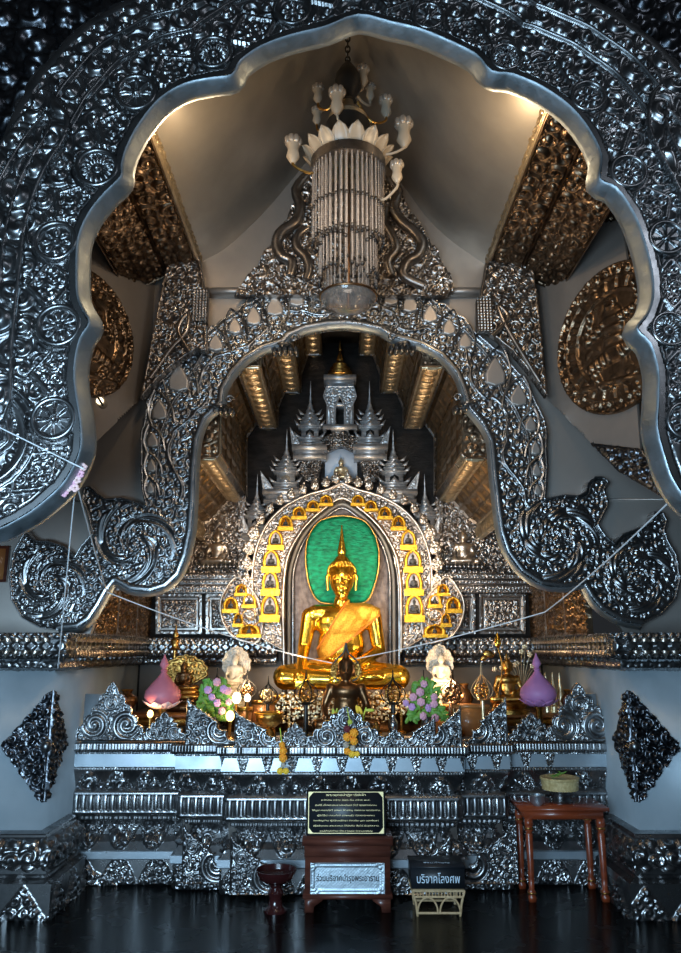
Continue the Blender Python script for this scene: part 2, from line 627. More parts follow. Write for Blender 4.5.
def frameY(Y):
    return (np.array([0, Y, 0.0]), np.array([1.0, 0, 0]), np.array([0, 0, 1.0]), np.array([0, -1.0, 0]))


def frame(O, U, V):
    U = np.array(U, float)
    U /= np.linalg.norm(U)
    V = np.array(V, float)
    V = V - U * V.dot(U)
    V /= np.linalg.norm(V)
    return (np.array(O, float), U, V, np.cross(U, V))


def on_frame(fr, px, py):
    """plane coordinates of the point of the plane seen at a photo position"""
    O, U, V, N = fr
    d = ray(px, py)
    c = np.array([0, 0, CAMZ])
    t = (O - c).dot(N) / d.dot(N)
    p = c + d * t - O
    return (float(p.dot(U)), float(p.dot(V)))


def plate_mb(mb, poly, fr, hfn, step, th=0.03, mask=None, back=False):
    """an embossed metal plate with its own outline, relief and thickness"""
    O, U, V, N = fr
    xs = [p[0] for p in poly]
    ys = [p[1] for p in poly]
    x0, x1, y0, y1 = min(xs) - step, max(xs) + step, min(ys) - step, max(ys) + step
    nx, ny = int((x1 - x0) / step) + 2, int((y1 - y0) / step) + 2
    gx = x0 + np.arange(nx) * step
    gy = y0 + np.arange(ny) * step
    X, Yg = np.meshgrid(gx, gy, indexing='xy')   # shape ny, nx
    S = sdf_poly(X, Yg, poly)
    if mask is not None:
        S = np.maximum(S, mask(X, Yg))
    keepv = S < 0.45 * step
    q = keepv[:-1, :-1] & keepv[1:, :-1] & keepv[:-1, 1:] & keepv[1:, 1:]
    if not q.any():
        return
    gyy, gxx = np.gradient(S, step)
    near = (S > -0.62 * step) & keepv
    X = np.where(near, X - S * gxx, X)
    Yg = np.where(near, Yg - S * gyy, Yg)
    D = np.maximum(-S, 0)
    H = hfn(X, Yg, D)
    P = O + X[..., None] * U + Yg[..., None] * V + H[..., None] * N
    idx = np.arange(nx * ny).reshape(ny, nx)
    a, b, c, d = idx[:-1, :-1][q], idx[:-1, 1:][q], idx[1:, 1:][q], idx[1:, :-1][q]
    quads = np.stack([a, b, c, d], -1)
    qp = np.pad(q, 1)
    e = []
    m = q & ~qp[:-2, 1:-1]
    e.append(np.stack([idx[:-1, :-1][m], idx[:-1, 1:][m]], -1))
    m = q & ~qp[2:, 1:-1]
    e.append(np.stack([idx[1:, 1:][m], idx[1:, :-1][m]], -1))
    m = q & ~qp[1:-1, :-2]
    e.append(np.stack([idx[1:, :-1][m], idx[:-1, :-1][m]], -1))
    m = q & ~qp[1:-1, 2:]
    e.append(np.stack([idx[:-1, 1:][m], idx[1:, 1:][m]], -1))
    e = np.concatenate(e)
    used = np.unique(quads)
    remap = -np.ones(nx * ny, dtype=np.int64)
    remap[used] = np.arange(len(used))
    Pf = P.reshape(-1, 3)
    PB = (O + X[..., None] * U + Yg[..., None] * V - th * N).reshape(-1, 3)
    bu = np.unique(e) if not back else used
    remb = -np.ones(nx * ny, dtype=np.int64)
    remb[bu] = len(used) + np.arange(len(bu))
    verts = np.concatenate([Pf[used], PB[bu]])
    F1 = remap[quads]
    F2 = np.stack([remap[e[:, 1]], remap[e[:, 0]], remb[e[:, 0]], remb[e[:, 1]]], -1)
    fs = [F1, F2]
    if back:
        fs.append(remb[quads][:, ::-1])
    mb.add(verts, np.concatenate(fs))


def plate(name, poly, fr, hfn, step, material, parent=None, th=0.03, mask=None, back=False, angle=80):
    mb = MB()
    plate_mb(mb, poly, fr, hfn, step, th, mask, back)
    return mb.build(name, material, parent, smooth=True, angle=angle)


def flat(h=0.0):
    return lambda x, y, d: np.full(x.shape, h)


def h_curl(c, amp, rim=0.012, rh=None, seed=0, edge=True):
    rh = amp if rh is None else rh

    def f(x, y, d):
        h = curls(x, y, c, seed) * amp
        if edge:
            h = np.where(d < rim * 1.6, 0.1 * amp, h)
            h = np.maximum(h, rib(d, rim * 0.5, rim * 0.7) * rh)
        return h
    return f


def moulding(path, prof, hfn, step=0.007, closed_top=False):
    """runs a profile (out, z) along a plan path (x, y); outward is to the right of travel.
    hfn(s, t, out, z) is relief along the profile normal."""
    mb = MB()
    P = [np.array(p, float) for p in path]
    nseg = len(P) - 1
    dirs = [(P[i + 1] - P[i]) / np.linalg.norm(P[i + 1] - P[i]) for i in range(nseg)]
    nor = [np.array([d[1], -d[0]]) for d in dirs]
    pr = [(float(o), float(z)) for o, z in prof]
    po, pz, pt, pn = [], [], [], []
    acc = 0.0
    for (o0, z0), (o1, z1) in zip(pr[:-1], pr[1:]):
        L = math.hypot(o1 - o0, z1 - z0)
        k = max(1, int(L / step))
        nn = ((z1 - z0) / L, -(o1 - o0) / L)
        sgn = -1 if (z0 > z1) else 1
        for i in range(k + 1):
            t = i / k
            po.append(o0 + (o1 - o0) * t)
            pz.append(z0 + (z1 - z0) * t)
            pt.append(acc + L * t)
            pn.append((nn[0] * sgn, nn[1] * sgn, min(i, k - i) / k))
        acc += L
    po, pz, pt = np.array(po), np.array(pz), np.array(pt)
    pn = np.array(pn)
    s0 = 0.0
    for i in range(nseg):
        def miter(k, o):
            if k == 0 or k == nseg:
                nv = nor[0] if k == 0 else nor[-1]
                return P[k][None, :] + o[:, None] * nv[None, :]
            a, b = nor[k - 1], nor[k]
            v = (a + b) / (1 + a.dot(b))
            return P[k][None, :] + o[:, None] * v[None, :]
        A, B = miter(i, po), miter(i + 1, po)
        L = np.linalg.norm(P[i + 1] - P[i])
        n = max(2, int(L / step))
        u = np.linspace(0, 1, n)
        XY = A[None] * (1 - u[:, None, None]) + B[None] * u[:, None, None]
        s = s0 + (XY - P[i][None, None]) @ dirs[i]
        H = hfn(s, np.broadcast_to(pt, s.shape), np.broadcast_to(po, s.shape), np.broadcast_to(pz, s.shape))
        fade = np.clip(np.minimum(u, 1 - u)[:, None] * L / 0.01, 0, 1)
        H = H * fade
        V3 = np.zeros(XY.shape[:2] + (3,))
        V3[..., :2] = XY + (H * pn[:, 0])[..., None] * nor[i]
        V3[..., 2] = pz[None] + H * pn[:, 1]
        m = len(po)
        a = np.arange(n * m).reshape(n, m)
        q = np.stack([a[:-1, :-1], a[1:, :-1], a[1:, 1:], a[:-1, 1:]], -1).reshape(-1, 4)
        if pr[0][1] > pr[-1][1]:
            q = q[:, ::-1]
        mb.add(V3.reshape(-1, 3), q)
        s0 += L
    return mb


def blob(name, prims, material, parent, voxel=0.012, smooth_it=6, hook=None):
    """one continuous body grown from overlapping volumes"""
    mb = MB()
    for p in prims:
        if p[0] == 'e':
            mb.ell(p[1], p[2], 18, 11, p[3] if len(p) > 3 else None)
        elif p[0] == 'c':
            _, a, b, ra, rb = p
            A, B = Vector(a), Vector(b)
            k = max(4, int((B - A).length / (0.5 * max(min(ra, rb), 0.004))) + 2)
            k = min(k, 16)
            mb.tube([A.lerp(B, t / (k - 1)) for t in range(k)], [ra + (rb - ra) * t / (k - 1) for t in range(k)], 14)
            mb.ell(a, ra, 14, 9)
            mb.ell(b, rb, 14, 9)
    o = mb.build(name, None, None, smooth=False)
    r = o.modifiers.new('r', 'REMESH')
    r.mode = 'VOXEL'
    r.voxel_size = voxel
    r.use_smooth_shade = True
    s = o.modifiers.new('s', 'SMOOTH')
    s.iterations = smooth_it
    s.factor = 0.5
    dg = bpy.context.evaluated_depsgraph_get()
    me = bpy.data.meshes.new_from_object(o.evaluated_get(dg))
    old = o.data
    bpy.data.objects.remove(o)
    bpy.data.meshes.remove(old)
    me.name = name
    n = len(me.vertices)
    co = np.empty(n * 3, dtype=np.float32)
    me.vertices.foreach_get('co', co)
    co = co.reshape(-1, 3)
    if parent is not None:
        co = co - np.array(world_loc(parent), dtype=np.float32)
    me.vertices.foreach_set('co', co.ravel())
    me.polygons.foreach_set('use_smooth', np.ones(len(me.polygons), dtype=bool))
    me.materials.clear()
    me.update()
    return link_mesh(name, me, material, parent)

# ================================================================== THE SETTING
YF, YI, YB = 3.4, 5.5, 7.35        # foreground arch, inner arch, back of the shrine
fl = MB().box2(-6, 6, -3, 8.2, -0.1, 0.0).build('floor', M_FLOOR, None, smooth=False)
tag(fl, kind='structure')

# gable ceiling between the two arches: two slightly hollow metal slopes
ceil_px_l = [(200, 255), (222, 243), (243, 225), (266, 202), (289, 175), (316, 142), (345, 108)]
ceil_px_r = [(370, 138), (403, 177), (426, 208), (449, 231), (474, 249), (487, 258)]
prof = [XZ(a, b, 5.5) for a, b in ceil_px_l + ceil_px_r]
prof = catmull(prof, 4)
EZ = prof[0][1]
EXL, EXR = prof[0][0], prof[-1][0]
mb = MB()
ny = 12
V = []
for j in range(ny + 1):
    y = 3.57 + (5.6 - 3.57) * j / ny
    V += [(x, y, z) for x, z in prof]
m = len(prof)
Q = [(j * m + i, j * m + i + 1, (j + 1) * m + i + 1, (j + 1) * m + i) for j in range(ny) for i in range(m - 1)]
mb.add(V, Q)
V2 = [(x, y, z + 0.06) for x, y, z in V]
mb.add(V2, Q)
ce = mb.build('ceiling', M_SHEET_WARM, None, angle=30)
tag(ce, kind='structure')

# smooth metal wall behind the inner arch, open where the shrine vault runs back
notch = [(60, 660), (88, 640), (100, 606), (118, 590), (160, 580), (176, 545), (182, 500), (183, 450), (192, 420), (210, 400), (222, 372), (245, 348),
         (280, 332), (315, 318), (350, 316), (385, 326), (412, 338), (445, 356), (464, 385), (480, 408), (492, 440),
         (505, 480), (508, 520), (516, 556), (545, 576), (590, 588), (608, 606), (628, 640), (640, 660)]
outer = [(900, 660), (900, 60), (487, 60), (487, 258), (474, 249), (449, 231), (426, 208), (403, 177), (370, 138), (345, 106),
         (316, 142), (289, 175), (266, 202), (243, 225), (222, 243), (200, 255), (200, 60), (-220, 60), (-220, 660)]
wall = plate('wall_back', poly_at(notch + outer, 5.6), frameY(5.6), flat(0), 0.02, M_SHEET, None, th=0.05)
tag(wall, kind='structure')
# straight ledge lines and seams of the sheet wall
for i, (a, b, y0, y1) in enumerate([(204, 262, 292, 297), (440, 487, 292, 297), (609, 800, 498, 500), (-120, 90, 500, 502)]):
    x0, z0 = XZ(a, y1, 5.58)
    x1, z1 = XZ(b, y0, 5.58)
    t = MB().box2(x0, x1, 5.50 if i < 2 else 5.588, 5.60, z0, z1).build('trim_%d' % (i + 1), M_SHEET, None, smooth=False)
    tag(t, kind='structure')

# ------------------------------------------------------------------ foreground arch
fl_px = [(-90, 552), (-45, 540), (0, 529), (19, 520), (38, 508), (62, 487), (74, 469), (81, 452), (82, 435), (80, 416), (77, 398), (75, 381), (76, 360),
         (81, 340), (90, 325), (84, 313), (78, 298), (77, 272), (79, 240), (90, 215), (106, 195), (121, 180), (122, 168), (127, 150), (140, 126),
         (160, 102), (185, 87), (212, 81), (232, 78), (240, 64), (262, 49), (292, 38), (325, 30), (358, 18),
         (390, 25), (416, 31), (440, 40), (475, 57), (491, 74), (512, 77), (542, 90), (570, 110), (590, 135), (601, 160), (599, 182),
         (615, 190), (632, 214), (643, 242), (651, 275), (652, 300), (646, 318), (636, 331), (649, 345), (657, 372), (657, 402), (656, 430),
         (664, 461), (672, 482), (690, 505), (730, 530), (780, 545)]
IN = poly_at(fl_px, YF)
SGN = IN + [XZ(1000, 545, YF), XZ(1000, -260, YF), XZ(-320, -260, YF), XZ(-320, 552, YF)]
rl = [(137, 95, 22), (98, 170, 23), (57, 243, 23), (60, 327, 24), (55, 420, 24), (214, 55, 20), (293, 13, 19)]
rr = [(360, -14, 17), (428, 19, 17), (505, 60, 17), (587, 99, 19), (627, 174, 20), (665, 240, 20), (668, 331, 20), (684, 422, 21)]
RND = []
for (a, b, r) in rl + rr:
    x, z = XZ(a, b, YF)
    x2, _ = XZ(a + r, b, YF)
    RND.append((x, z, x2 - x))
dia_px = [(118, 131), (76, 205), (52, 285), (56, 373), (36, 472), (174, 73), (252, 32), (392, -4), (467, 37), (547, 78), (610, 135), (650, 207), (671, 285), (677, 378), (325, -8)]
DIA = []
for a, b in dia_px:
    DIA.append(XZ(a, b, YF))
W_ARCH = 0.66
LS = [XZ(-22, 438, YF), XZ(716, 450, YF)]


def arch_h(x, z, d):
    D, s = polydist(x, z, IN)
    h = np.where(curls(x, z, 0.2, 14) > 0.0, curls(x, z, 0.074, 2, turns=2.1) * 0.020, 0)
    # diamonds with their own fine filling
    for (cx, cz) in DIA:
        D0, s0 = polydist(np.array([cx]), np.array([cz]), IN)
        e = 0.01
        gx = (polydist(np.array([cx + e]), np.array([cz]), IN)[0] - D0)[0] / e
        gz = (polydist(np.array([cx]), np.array([cz + e]), IN)[0] - D0)[0] / e
        u = (x - cx) * gx + (z - cz) * gz
        v = -(x - cx) * gz + (z - cz) * gx
        q = np.abs(u) / 0.118 + np.abs(v) / 0.15
        ins = q < 1
        h = np.where(ins, 0.006 + curls(x, z, 0.036, 5) * 0.012, h)
        h = np.where(q > 1.15, h, np.where(q > 0.97, 0.0, h))
        h = np.where((q > 0.80) & (q < 1.0), 0.024, h)
    # rows outside the main band: waves ending in little spirals
    R0, R1, R2 = 0.335, 0.475, 0.60
    h = np.where((D > R0) & (D < R1), curls(x, z, 0.098, 15) * 0.026, h)
    h = np.where((D >= R1) & (D < R2), curls(x, z, 0.078, 16, jit=0.12) * 0.022, h)
    # big end scroll at the lower corners
    for i, (cx, cz) in enumerate(LS):
        h1, m, r = spiral(x, z, cx, cz, 0.235, 1 if i == 0 else -1, 2.6)
        h = np.where(m, np.maximum(h1 * 0.024, curls(x, z, 0.06, 9) * 0.016 * (r > 0.5)), h)
        h = np.maximum(h, rib(r, 1.03, 0.07) * 0.03)
        h = np.where((r > 1.10) & (r < 1.16), 0.0, h)
        h = np.maximum(h, rib(r, 1.21, 0.05) * 0.026)
    # clear rings for the roundels
    for (cx, cz, rad) in RND:
        r = np.hypot(x - cx, z - cz) / rad
        h = np.where(r < 1.12, 0.0, h)
    # bounding ribs
    for d0 in (R0, R1):
        h = np.where(np.abs(D - d0) < 0.024, 0.002, h)
        h = np.maximum(h, rib(D, d0, 0.013) * 0.026)
    h = np.where(D < 0.05, 0.0, h)
    h = np.maximum(h, rib(D, 0.052, 0.010) * 0.014)
    h = np.maximum(h, np.where(D < 0.036, 0.028, 0))
    h = np.where(D > R2 - 0.002, rib(D, R2 + 0.02, 0.03) * 0.02, h)
    return h


def arch_mask(x, z):
    D, s = polydist(x, z, IN)
    w = W_ARCH - 0.02 + 0.03 * np.abs(np.sin(PI * s / 0.105))
    low = (z - XZ(0, 560, YF)[1])
    return np.maximum(D - w, -10.0)


arch = thing('foreground_arch', 'huge lobed silver archway nearest the viewer, chased with wheel roundels and curling scrollwork', 'archway',
             (0.13, YF, 0))
plate('scrollwork_band', SGN, frameY(YF), arch_h, 0.0052, M_SILVER, arch, th=0.10, mask=arch_mask)
# smooth inner reveal, a folded strip that runs round the opening
mb = MB()
INs = catmull(IN, 3)
nrm = []
for i in range(len(INs)):
    a, b = INs[max(i - 1, 0)], INs[min(i + 1, len(INs) - 1)]
    tx, tz = b[0] - a[0], b[1] - a[1]
    L = math.hypot(tx, tz)
    nrm.append((tz / L, -tx / L))
prf = [(0.0, -0.027), (0.005, -0.034), (0.013, -0.030), (0.016, -0.020), (0.052, 0.022), (0.050, 0.06), (0.010, 0.10)]
V = []
for (x, z), (nx_, nz_) in zip(INs, nrm):
    for o, dy in prf:
        V.append((x + nx_ * o, YF + dy, z + nz_ * o))
k = len(prf)
mb.add(V, [(i * k + j, (i + 1) * k + j, (i + 1) * k + j + 1, i * k + j + 1) for i in range(len(INs) - 1) for j in range(k - 1)])
mb.build('inner_reveal', M_RIM, arch, angle=60)
for i, (x, z, r) in enumerate(RND):
    n = 40
    pol = [(x + r * math.cos(2 * PI * k / n), z + r * math.sin(2 * PI * k / n)) for k in range(n)]
    plate('wheel_roundel', pol, frameY(YF - 0.012), (lambda kk, X, Z, RR: (lambda a, b, d: wheel(a, b, X, Z, RR * 0.99, kk)[0] * 0.022))(i, x, z, r), 0.0045, M_SILVER, arch, th=0.02)

# carved wall round the foreground arch, behind its crest
sp_poly = [XZ(a, b, YF + 0.16) for a, b in [(-330, 470), (-330, -300), (1010, -300), (1010, 480)]]
INB = poly_at(fl_px, YF + 0.16)
OPB = INB + [XZ(1000, 545, YF + .16), XZ(1000, -500, YF + .16), XZ(-520, -500, YF + .16), XZ(-520, 552, YF + .16)]


def sp_mask(x, z):
    inside_solid = sdf_poly(x, z, OPB)
    D, s = polydist(x, z, INB)
    return np.where(inside_solid < 0, 0.42 - D, 0.42 + D)


def sp_h(x, z, d):
    h = curls(x, z, 0.13, 21, jit=0.3) * 0.045
    h = np.maximum(h, curls(x + 3, z, 0.055, 23) * 0.02)
    return h


wf = plate('wall_front', sp_poly, frameY(YF + 0.16), sp_h, 0.012, M_BLACK_SILVER, None, th=0.06, mask=sp_mask)
tag(wf, kind='structure')

# curling flame crests standing outside the foreground arch, left and right
for side, pl, lab in ((0, [(38, 92), (46, 90), (60, 100), (70, 118), (66, 140), (50, 165), (36, 195), (26, 235), (20, 290), (14, 350), (6, 420), (-60, 440), (-70, 330), (-50, 250), (-20, 180), (10, 130), (30, 108)], 'flame-shaped silver crest beside the foreground arch, on the left side'),
                      (1, [(655, 88), (664, 88), (690, 110), (730, 170), (770, 260), (790, 380), (760, 440), (700, 430), (700, 330), (692, 240), (676, 190), (660, 160), (646, 128), (648, 100)], 'flame-shaped silver crest beside the foreground arch, on the right side')):
    pw = catmull(poly_at(pl, YF - 0.03), 3, closed=True)

    def fh(x, z, d):
        h = curls(x, z, 0.11, 31 + side) * 0.030
        h = np.where((d > 0.085) & (d < 0.12), 0.0, h)
        h = np.maximum(h, rib(d, 0.10, 0.012) * 0.024)
        h = np.where(d < 0.02, 0, h)
        return np.maximum(h, rib(d, 0.012, 0.012) * 0.02)
    o = plate('flame_crest', pw, frameY(YF - 0.03), fh, 0.0065, M_SILVER, None, th=0.05)
    tag(o, lab, 'ornament')

# ------------------------------------------------------------------ inner arch
ia_in = [(60, 630), (78, 628), (90, 620), (100, 605), (107, 592), (115, 582), (130, 590), (150, 592), (166, 587), (179, 575), (187, 555), (192, 530), (194, 500), (195, 470),
         (198, 440), (206, 419), (222, 404), (224, 390), (233, 374), (246, 360), (264, 349), (284, 343), (290, 336), (306, 329), (328, 325), (345, 324),
         (362, 326), (380, 330), (392, 338), (404, 341), (421, 346), (441, 357), (456, 374), (463, 391), (468, 408), (482, 425), (490, 442), (493, 475),
         (497, 510), (500, 532), (507, 553), (521, 572), (541, 585), (565, 588), (583, 585), (590, 597), (600, 609), (620, 621), (640, 625)]
ia_out_l = [(40, 628), (22, 618), (12, 600), (10, 575), (14, 552), (24, 534), (27, 530), (31, 536), (37, 541), (49, 541), (64, 546), (75, 557), (82, 545), (92, 534), (88, 515), (82, 500), (84, 488),
            (91, 486), (97, 493), (106, 499), (122, 498), (137, 502), (146, 506), (142, 490), (141, 465), (141, 432), (144, 425), (147, 404), (152, 392), (156, 386), (165, 378),
            (171, 372), (176, 362), (184, 352), (193, 349), (200, 348), (206, 334), (213, 328), (222, 320), (236, 312), (243, 305), (252, 303), (262, 295), (272, 294),
            (284, 284), (295, 282), (306, 276), (320, 274), (336, 268), (345, 262), (354, 268), (370, 273), (385, 276), (394, 281), (405, 283), (418, 293), (427, 294), (436, 303), (446, 305), (454, 314), (464, 318), (472, 330), (482, 338),
            (493, 348), (503, 353), (512, 366), (521, 376), (531, 392), (537, 405), (544, 419), (547, 433), (546, 450), (547, 467), (546, 486), (545, 499), (563, 495), (577, 496), (585, 492), (587, 483), (594, 477), (602, 477), (609, 482),
            (604, 490), (608, 505), (598, 525), (605, 536), (614, 543), (622, 534), (640, 527), (651, 522), (653, 512), (662, 512), (667, 521), (664, 531), (668, 542), (676, 555), (680, 580), (675, 600), (661, 615)]
IA = poly_at(ia_in + ia_out_l[::-1], YI)
IAIN = poly_at(ia_in, YI)
scr = [(51, 585, 0.30, 1), (133, 545, 0.37, 1), (557, 540, 0.37, -1), (640, 578, 0.30, -1)]
SCR = [(*XZ(a, b, YI), r * 0.86, h) for a, b, r, h in scr]


def ia_h(x, z, d):
    D, s = polydist(x, z, IAIN)
    h = curls(x, z, 0.050, 41) * 0.013
    # vine stem waving along the band
    stem = np.abs(D - (0.155 + 0.065 * np.sin(s * 2 * PI / 0.62)))
    zl = XZ(0, 500, YI)[1]
    body = (z > zl)
    h = np.where(body & (stem < 0.014), rib(stem, 0, 0.014) * 0.018, h)
    # rib between the vine band and the row of leaves; leaves hatch
    h = np.where(body & (np.abs(D - 0.29) < 0.02), 0.0, h)
    h = np.where(body, np.maximum(h, rib(D, 0.29, 0.011) * 0.022), h)
    h = np.where(body & (D > 0.30), curls(x, z, 0.036, 43) * 0.009, h)
    # large scroll volutes of the feet, built of flowing arms
    for cx, cz, R, hand in SCR:
        ex, ey = x - cx, z - cz
        r = np.sqrt(ex * ex + ey * ey) / R
        th = np.arctan2(ey, ex)
        ph = frac(hand * 3 * th / (2 * PI) + 1.9 * np.log(r + 0.06) + 0.12 * np.sin(th * 7 + r * 18))
        hh = np.sin(PI * ph) ** 0.6 * 0.024 * (0.6 + 0.4 * np.abs(np.sin(th * 9 + r * 24)))
        sub = curls(x, z, 0.046, 47) * 0.018
        hh = np.where(np.sin(th * 3 + r * 11) > 0.05, np.maximum(sub, hh * 0.5), hh)
        hh = np.maximum(hh, np.clip(1 - (r / 0.10) ** 2, 0, 1) * 0.022)
        w = (r < 1.0) & (~body | (D > 0.30))
        h = np.where(w, hh, h)
    rimw = 0.035
    h = np.where(d < rimw, 0.0, h)
    h = np.where(d < 0.016, 0.022, h)
    h = np.maximum(h, rib(d, 0.030, 0.006) * 0.012)
    h = np.where((D < 0.040), np.maximum(0.0, 0.030 - 0.2 * np.abs(D - 0.02)), h)
    return h


ia = thing('inner_arch', 'lobed silver arch framing the altar, with rows of pointed leaves and broad curled feet', 'archway', (0, YI, 0))
plate('vine_band', IA, frameY(YI), ia_h, 0.0062, M_SILVER, ia, th=0.13)
# smooth reveal
mb = MB()
INs = catmull(IAIN, 3)
V = []
prf = [(0.0, -0.022), (0.008, -0.032), (0.014, -0.026), (0.034, 0.0), (0.030, 0.03), (0.012, 0.07)]
for i, (x, z) in enumerate(INs):
    a, b = INs[max(i - 1, 0)], INs[min(i + 1, len(INs) - 1)]
    tx, tz = b[0] - a[0], b[1] - a[1]
    L = math.hypot(tx, tz)
    for o, dy in prf:
        V.append((x + tz / L * o, YI + dy, z - tx / L * o))
k = len(prf)
mb.add(V, [(i * k + j, (i + 1) * k + j, (i + 1) * k + j + 1, i * k + j + 1) for i in range(len(INs) - 1) for j in range(k - 1)])
mb.build('inner_reveal', M_RIM, ia, angle=60)
# smooth pointed leaf plates of the outer row
leaf_pts = [(151, 488, 5, 11), (152, 466, 6, 12), (153, 440, 7, 14), (160, 410, 9, 18), (179, 378, 12, 24), (216, 343, 9, 15), (235, 326, 8, 15), (254, 316, 9, 17), (275, 306, 10, 18), (297, 297, 9, 17), (318, 291, 8, 16),
            (372, 291, 8, 16), (391, 296, 9, 17), (410, 303, 9, 17), (430, 314, 9, 16), (449, 327, 8, 15), (465, 341, 8, 14), (495, 372, 12, 24), (518, 396, 10, 18), (530, 424, 7, 14), (535, 448, 6, 13), (536, 470, 6, 12), (537, 490, 5, 10)]
for a, b, w, hgt in leaf_pts:
    pts = [(a - w * .8, b + hgt * .5), (a - w * .85, b + hgt * .1), (a - w * .45, b - hgt * .35), (a, b - hgt * .62), (a + w * .45, b - hgt * .3), (a + w * .85, b + hgt * .1), (a + w * .8, b + hgt * .5), (a, b + hgt * .62)]
    ang = 0.0 if 255 < a < 430 else (-0.25 if a < 341 else 0.25)
    ol = [(-w * 1.25, hgt * .85), (-w * 1.35, 0), (-w * .85, -hgt * .62), (-w * .1, -hgt * 1.12), (w * .1, -hgt * 1.12), (w * .85, -hgt * .62), (w * 1.35, 0), (w * 1.25, hgt * .85)]
    ol = [(a + p * math.cos(ang) - q * math.sin(ang), b + p * math.sin(ang) + q * math.cos(ang)) for p, q in ol]
    MB().tube(catmull([P3(p, q, YI - 0.016) for p, q in ol], 3), 0.010, 6).build('leaf_outline', M_SILVER, ia)
    plate('leaf_panel', poly_at(pts, YI), frameY(YI - 0.012), lambda x, z, d: np.minimum(d * 1.2, 0.012), 0.006, M_SHEET, ia, th=0.012)
# small curled brackets under the cusps
for a, b, s in ((287, 345, 1), (222, 406, 1), (400, 344, -1), (465, 404, -1)):
    mb = MB()
    for q in range(5):
        x, z = XZ(a + s * (q - 2) * 5.5 - 2 * s, b + 4 + abs(q - 2) * 0.6, YI)
        mb.ell((x, YI + 0.03, z), (0.024, 0.075, 0.036), 12, 8)
    x, z = XZ(a + s * 8, b - 5, YI)
    mb.tube([(x + 0.035 * math.cos(t) * (1 - t / 9), YI - 0.035, z + 0.035 * math.sin(t) * (1 - t / 9)) for t in np.linspace(0, 7.5, 22)], 0.010, 8)
    x0, z0 = XZ(a - s * 4, b, YI)
    mb.ell((x0, YI + 0.03, z0), (0.075, 0.08, 0.028), 12, 8)
    mb.build('cusp_bracket', M_SILVER, ia)

# ------------------------------------------------------------------ pediment with serpents above the inner arch
ped = [(234, 296), (243, 284), (248, 276), (258, 266), (264, 252), (273, 244), (278, 230), (286, 222), (292, 206), (300, 196), (305, 182), (314, 170), (322, 154), (332, 142), (345, 122),
       (357, 140), (368, 152), (378, 166), (386, 176), (396, 188), (404, 200), (410, 212), (420, 224), (428, 240), (437, 250), (442, 264), (451, 276), (453, 292), (444, 297)]
PY = 5.44
pd = thing('pediment', 'triangular silver pediment with twisting serpents above the inner arch', 'ornament', (0, PY, 0))
plate('foliage_panel', poly_at(ped, PY), frameY(PY), lambda x, z, d: np.maximum(curls(x, z, 0.052, 61, jit=0.35) * 0.03, curls(x, z, 0.11, 63) * 0.026), 0.0065, M_SILVER_OLD, pd, th=0.05)
for path, w in (([(306, 176), (296, 190), (300, 206), (296, 222), (282, 232), (277, 244), (281, 256), (292, 262), (290, 276)], 6),
                ([(308, 228), (298, 236), (297, 248), (306, 258), (309, 270), (306, 280)], 5),
                ([(390, 178), (398, 192), (394, 208), (402, 222), (414, 232), (422, 244), (418, 256), (408, 262), (404, 276), (424, 286)], 6),
                ([(386, 208), (384, 222), (392, 236), (396, 250), (388, 262), (392, 276)], 5)):
    pts = catmull([P3(a, b, PY - 0.045) for a, b in path], 5)
    k = len(pts)
    mb = MB().tube(pts, [w * 0.0078 * (0.75 + 0.25 * math.sin(PI * i / k)) * (1.0 + 0.08 * (i % 2)) for i in range(k)], 10)
    mb.build('serpent', M_SILVER_OLD, pd)

# ------------------------------------------------------------------ eave beams
for side, (ex, s, lab) in enumerate(((EXL, -1, 'long gilded eave beam under the smooth ceiling, left side'), (EXR, 1, 'long gilded eave beam under the smooth ceiling, right side'))):
    eb = thing('eave_beam', lab, 'beam', (ex, 4.4, EZ))
    # narrow upright lip
    fr = frame((ex, 5.52, EZ - 0.10), (0, -1, 0), (0, 0, 1)) if s > 0 else frame((ex, 3.62, EZ - 0.10), (0, 1, 0), (0, 0, 1))
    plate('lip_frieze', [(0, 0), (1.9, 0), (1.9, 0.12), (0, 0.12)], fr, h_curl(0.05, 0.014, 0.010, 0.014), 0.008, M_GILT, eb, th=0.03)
    # soffit that slopes down outwards
    dx, dz = s * 0.26, -0.05
    fr2 = frame((ex, 3.62, EZ - 0.10), (0, 1, 0), (dx, 0, dz)) if s > 0 else frame((ex, 5.52, EZ - 0.10), (0, -1, 0), (dx, 0, dz))
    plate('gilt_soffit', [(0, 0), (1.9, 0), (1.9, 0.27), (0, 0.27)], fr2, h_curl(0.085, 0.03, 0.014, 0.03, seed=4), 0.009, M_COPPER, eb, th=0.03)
    o3 = np.array([ex + dx, 0, EZ - 0.10 + dz])
    d3 = (s * 0.30, 0, -0.16)
    fr3 = frame((o3[0], 3.62, o3[2]), (0, 1, 0), d3) if s > 0 else frame((o3[0], 5.52, o3[2]), (0, -1, 0), d3)
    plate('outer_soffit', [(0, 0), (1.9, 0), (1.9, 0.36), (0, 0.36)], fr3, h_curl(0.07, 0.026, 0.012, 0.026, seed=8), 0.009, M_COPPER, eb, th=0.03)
    mb = MB()
    mb.tube([(ex + s * 0.005, 3.62, EZ - 0.105), (ex + s * 0.005, 5.52, EZ - 0.105)], 0.014, 10)
    mb.build('bead_rail', M_GILT, eb)

# ------------------------------------------------------------------ splayed side panels with round medallions
FRR = frame((1.645, 5.5, 0), (-0.454, 0.891, 0), (0, 0, 1))
FRL = frame((-1.56, 5.5, 0), (-0.454, -0.891, 0), (0, 0, 1))


def check_frame(fr):
    O, U, V, N = fr
    return fr if N[1] < 0 else (O, -U, V, -N)


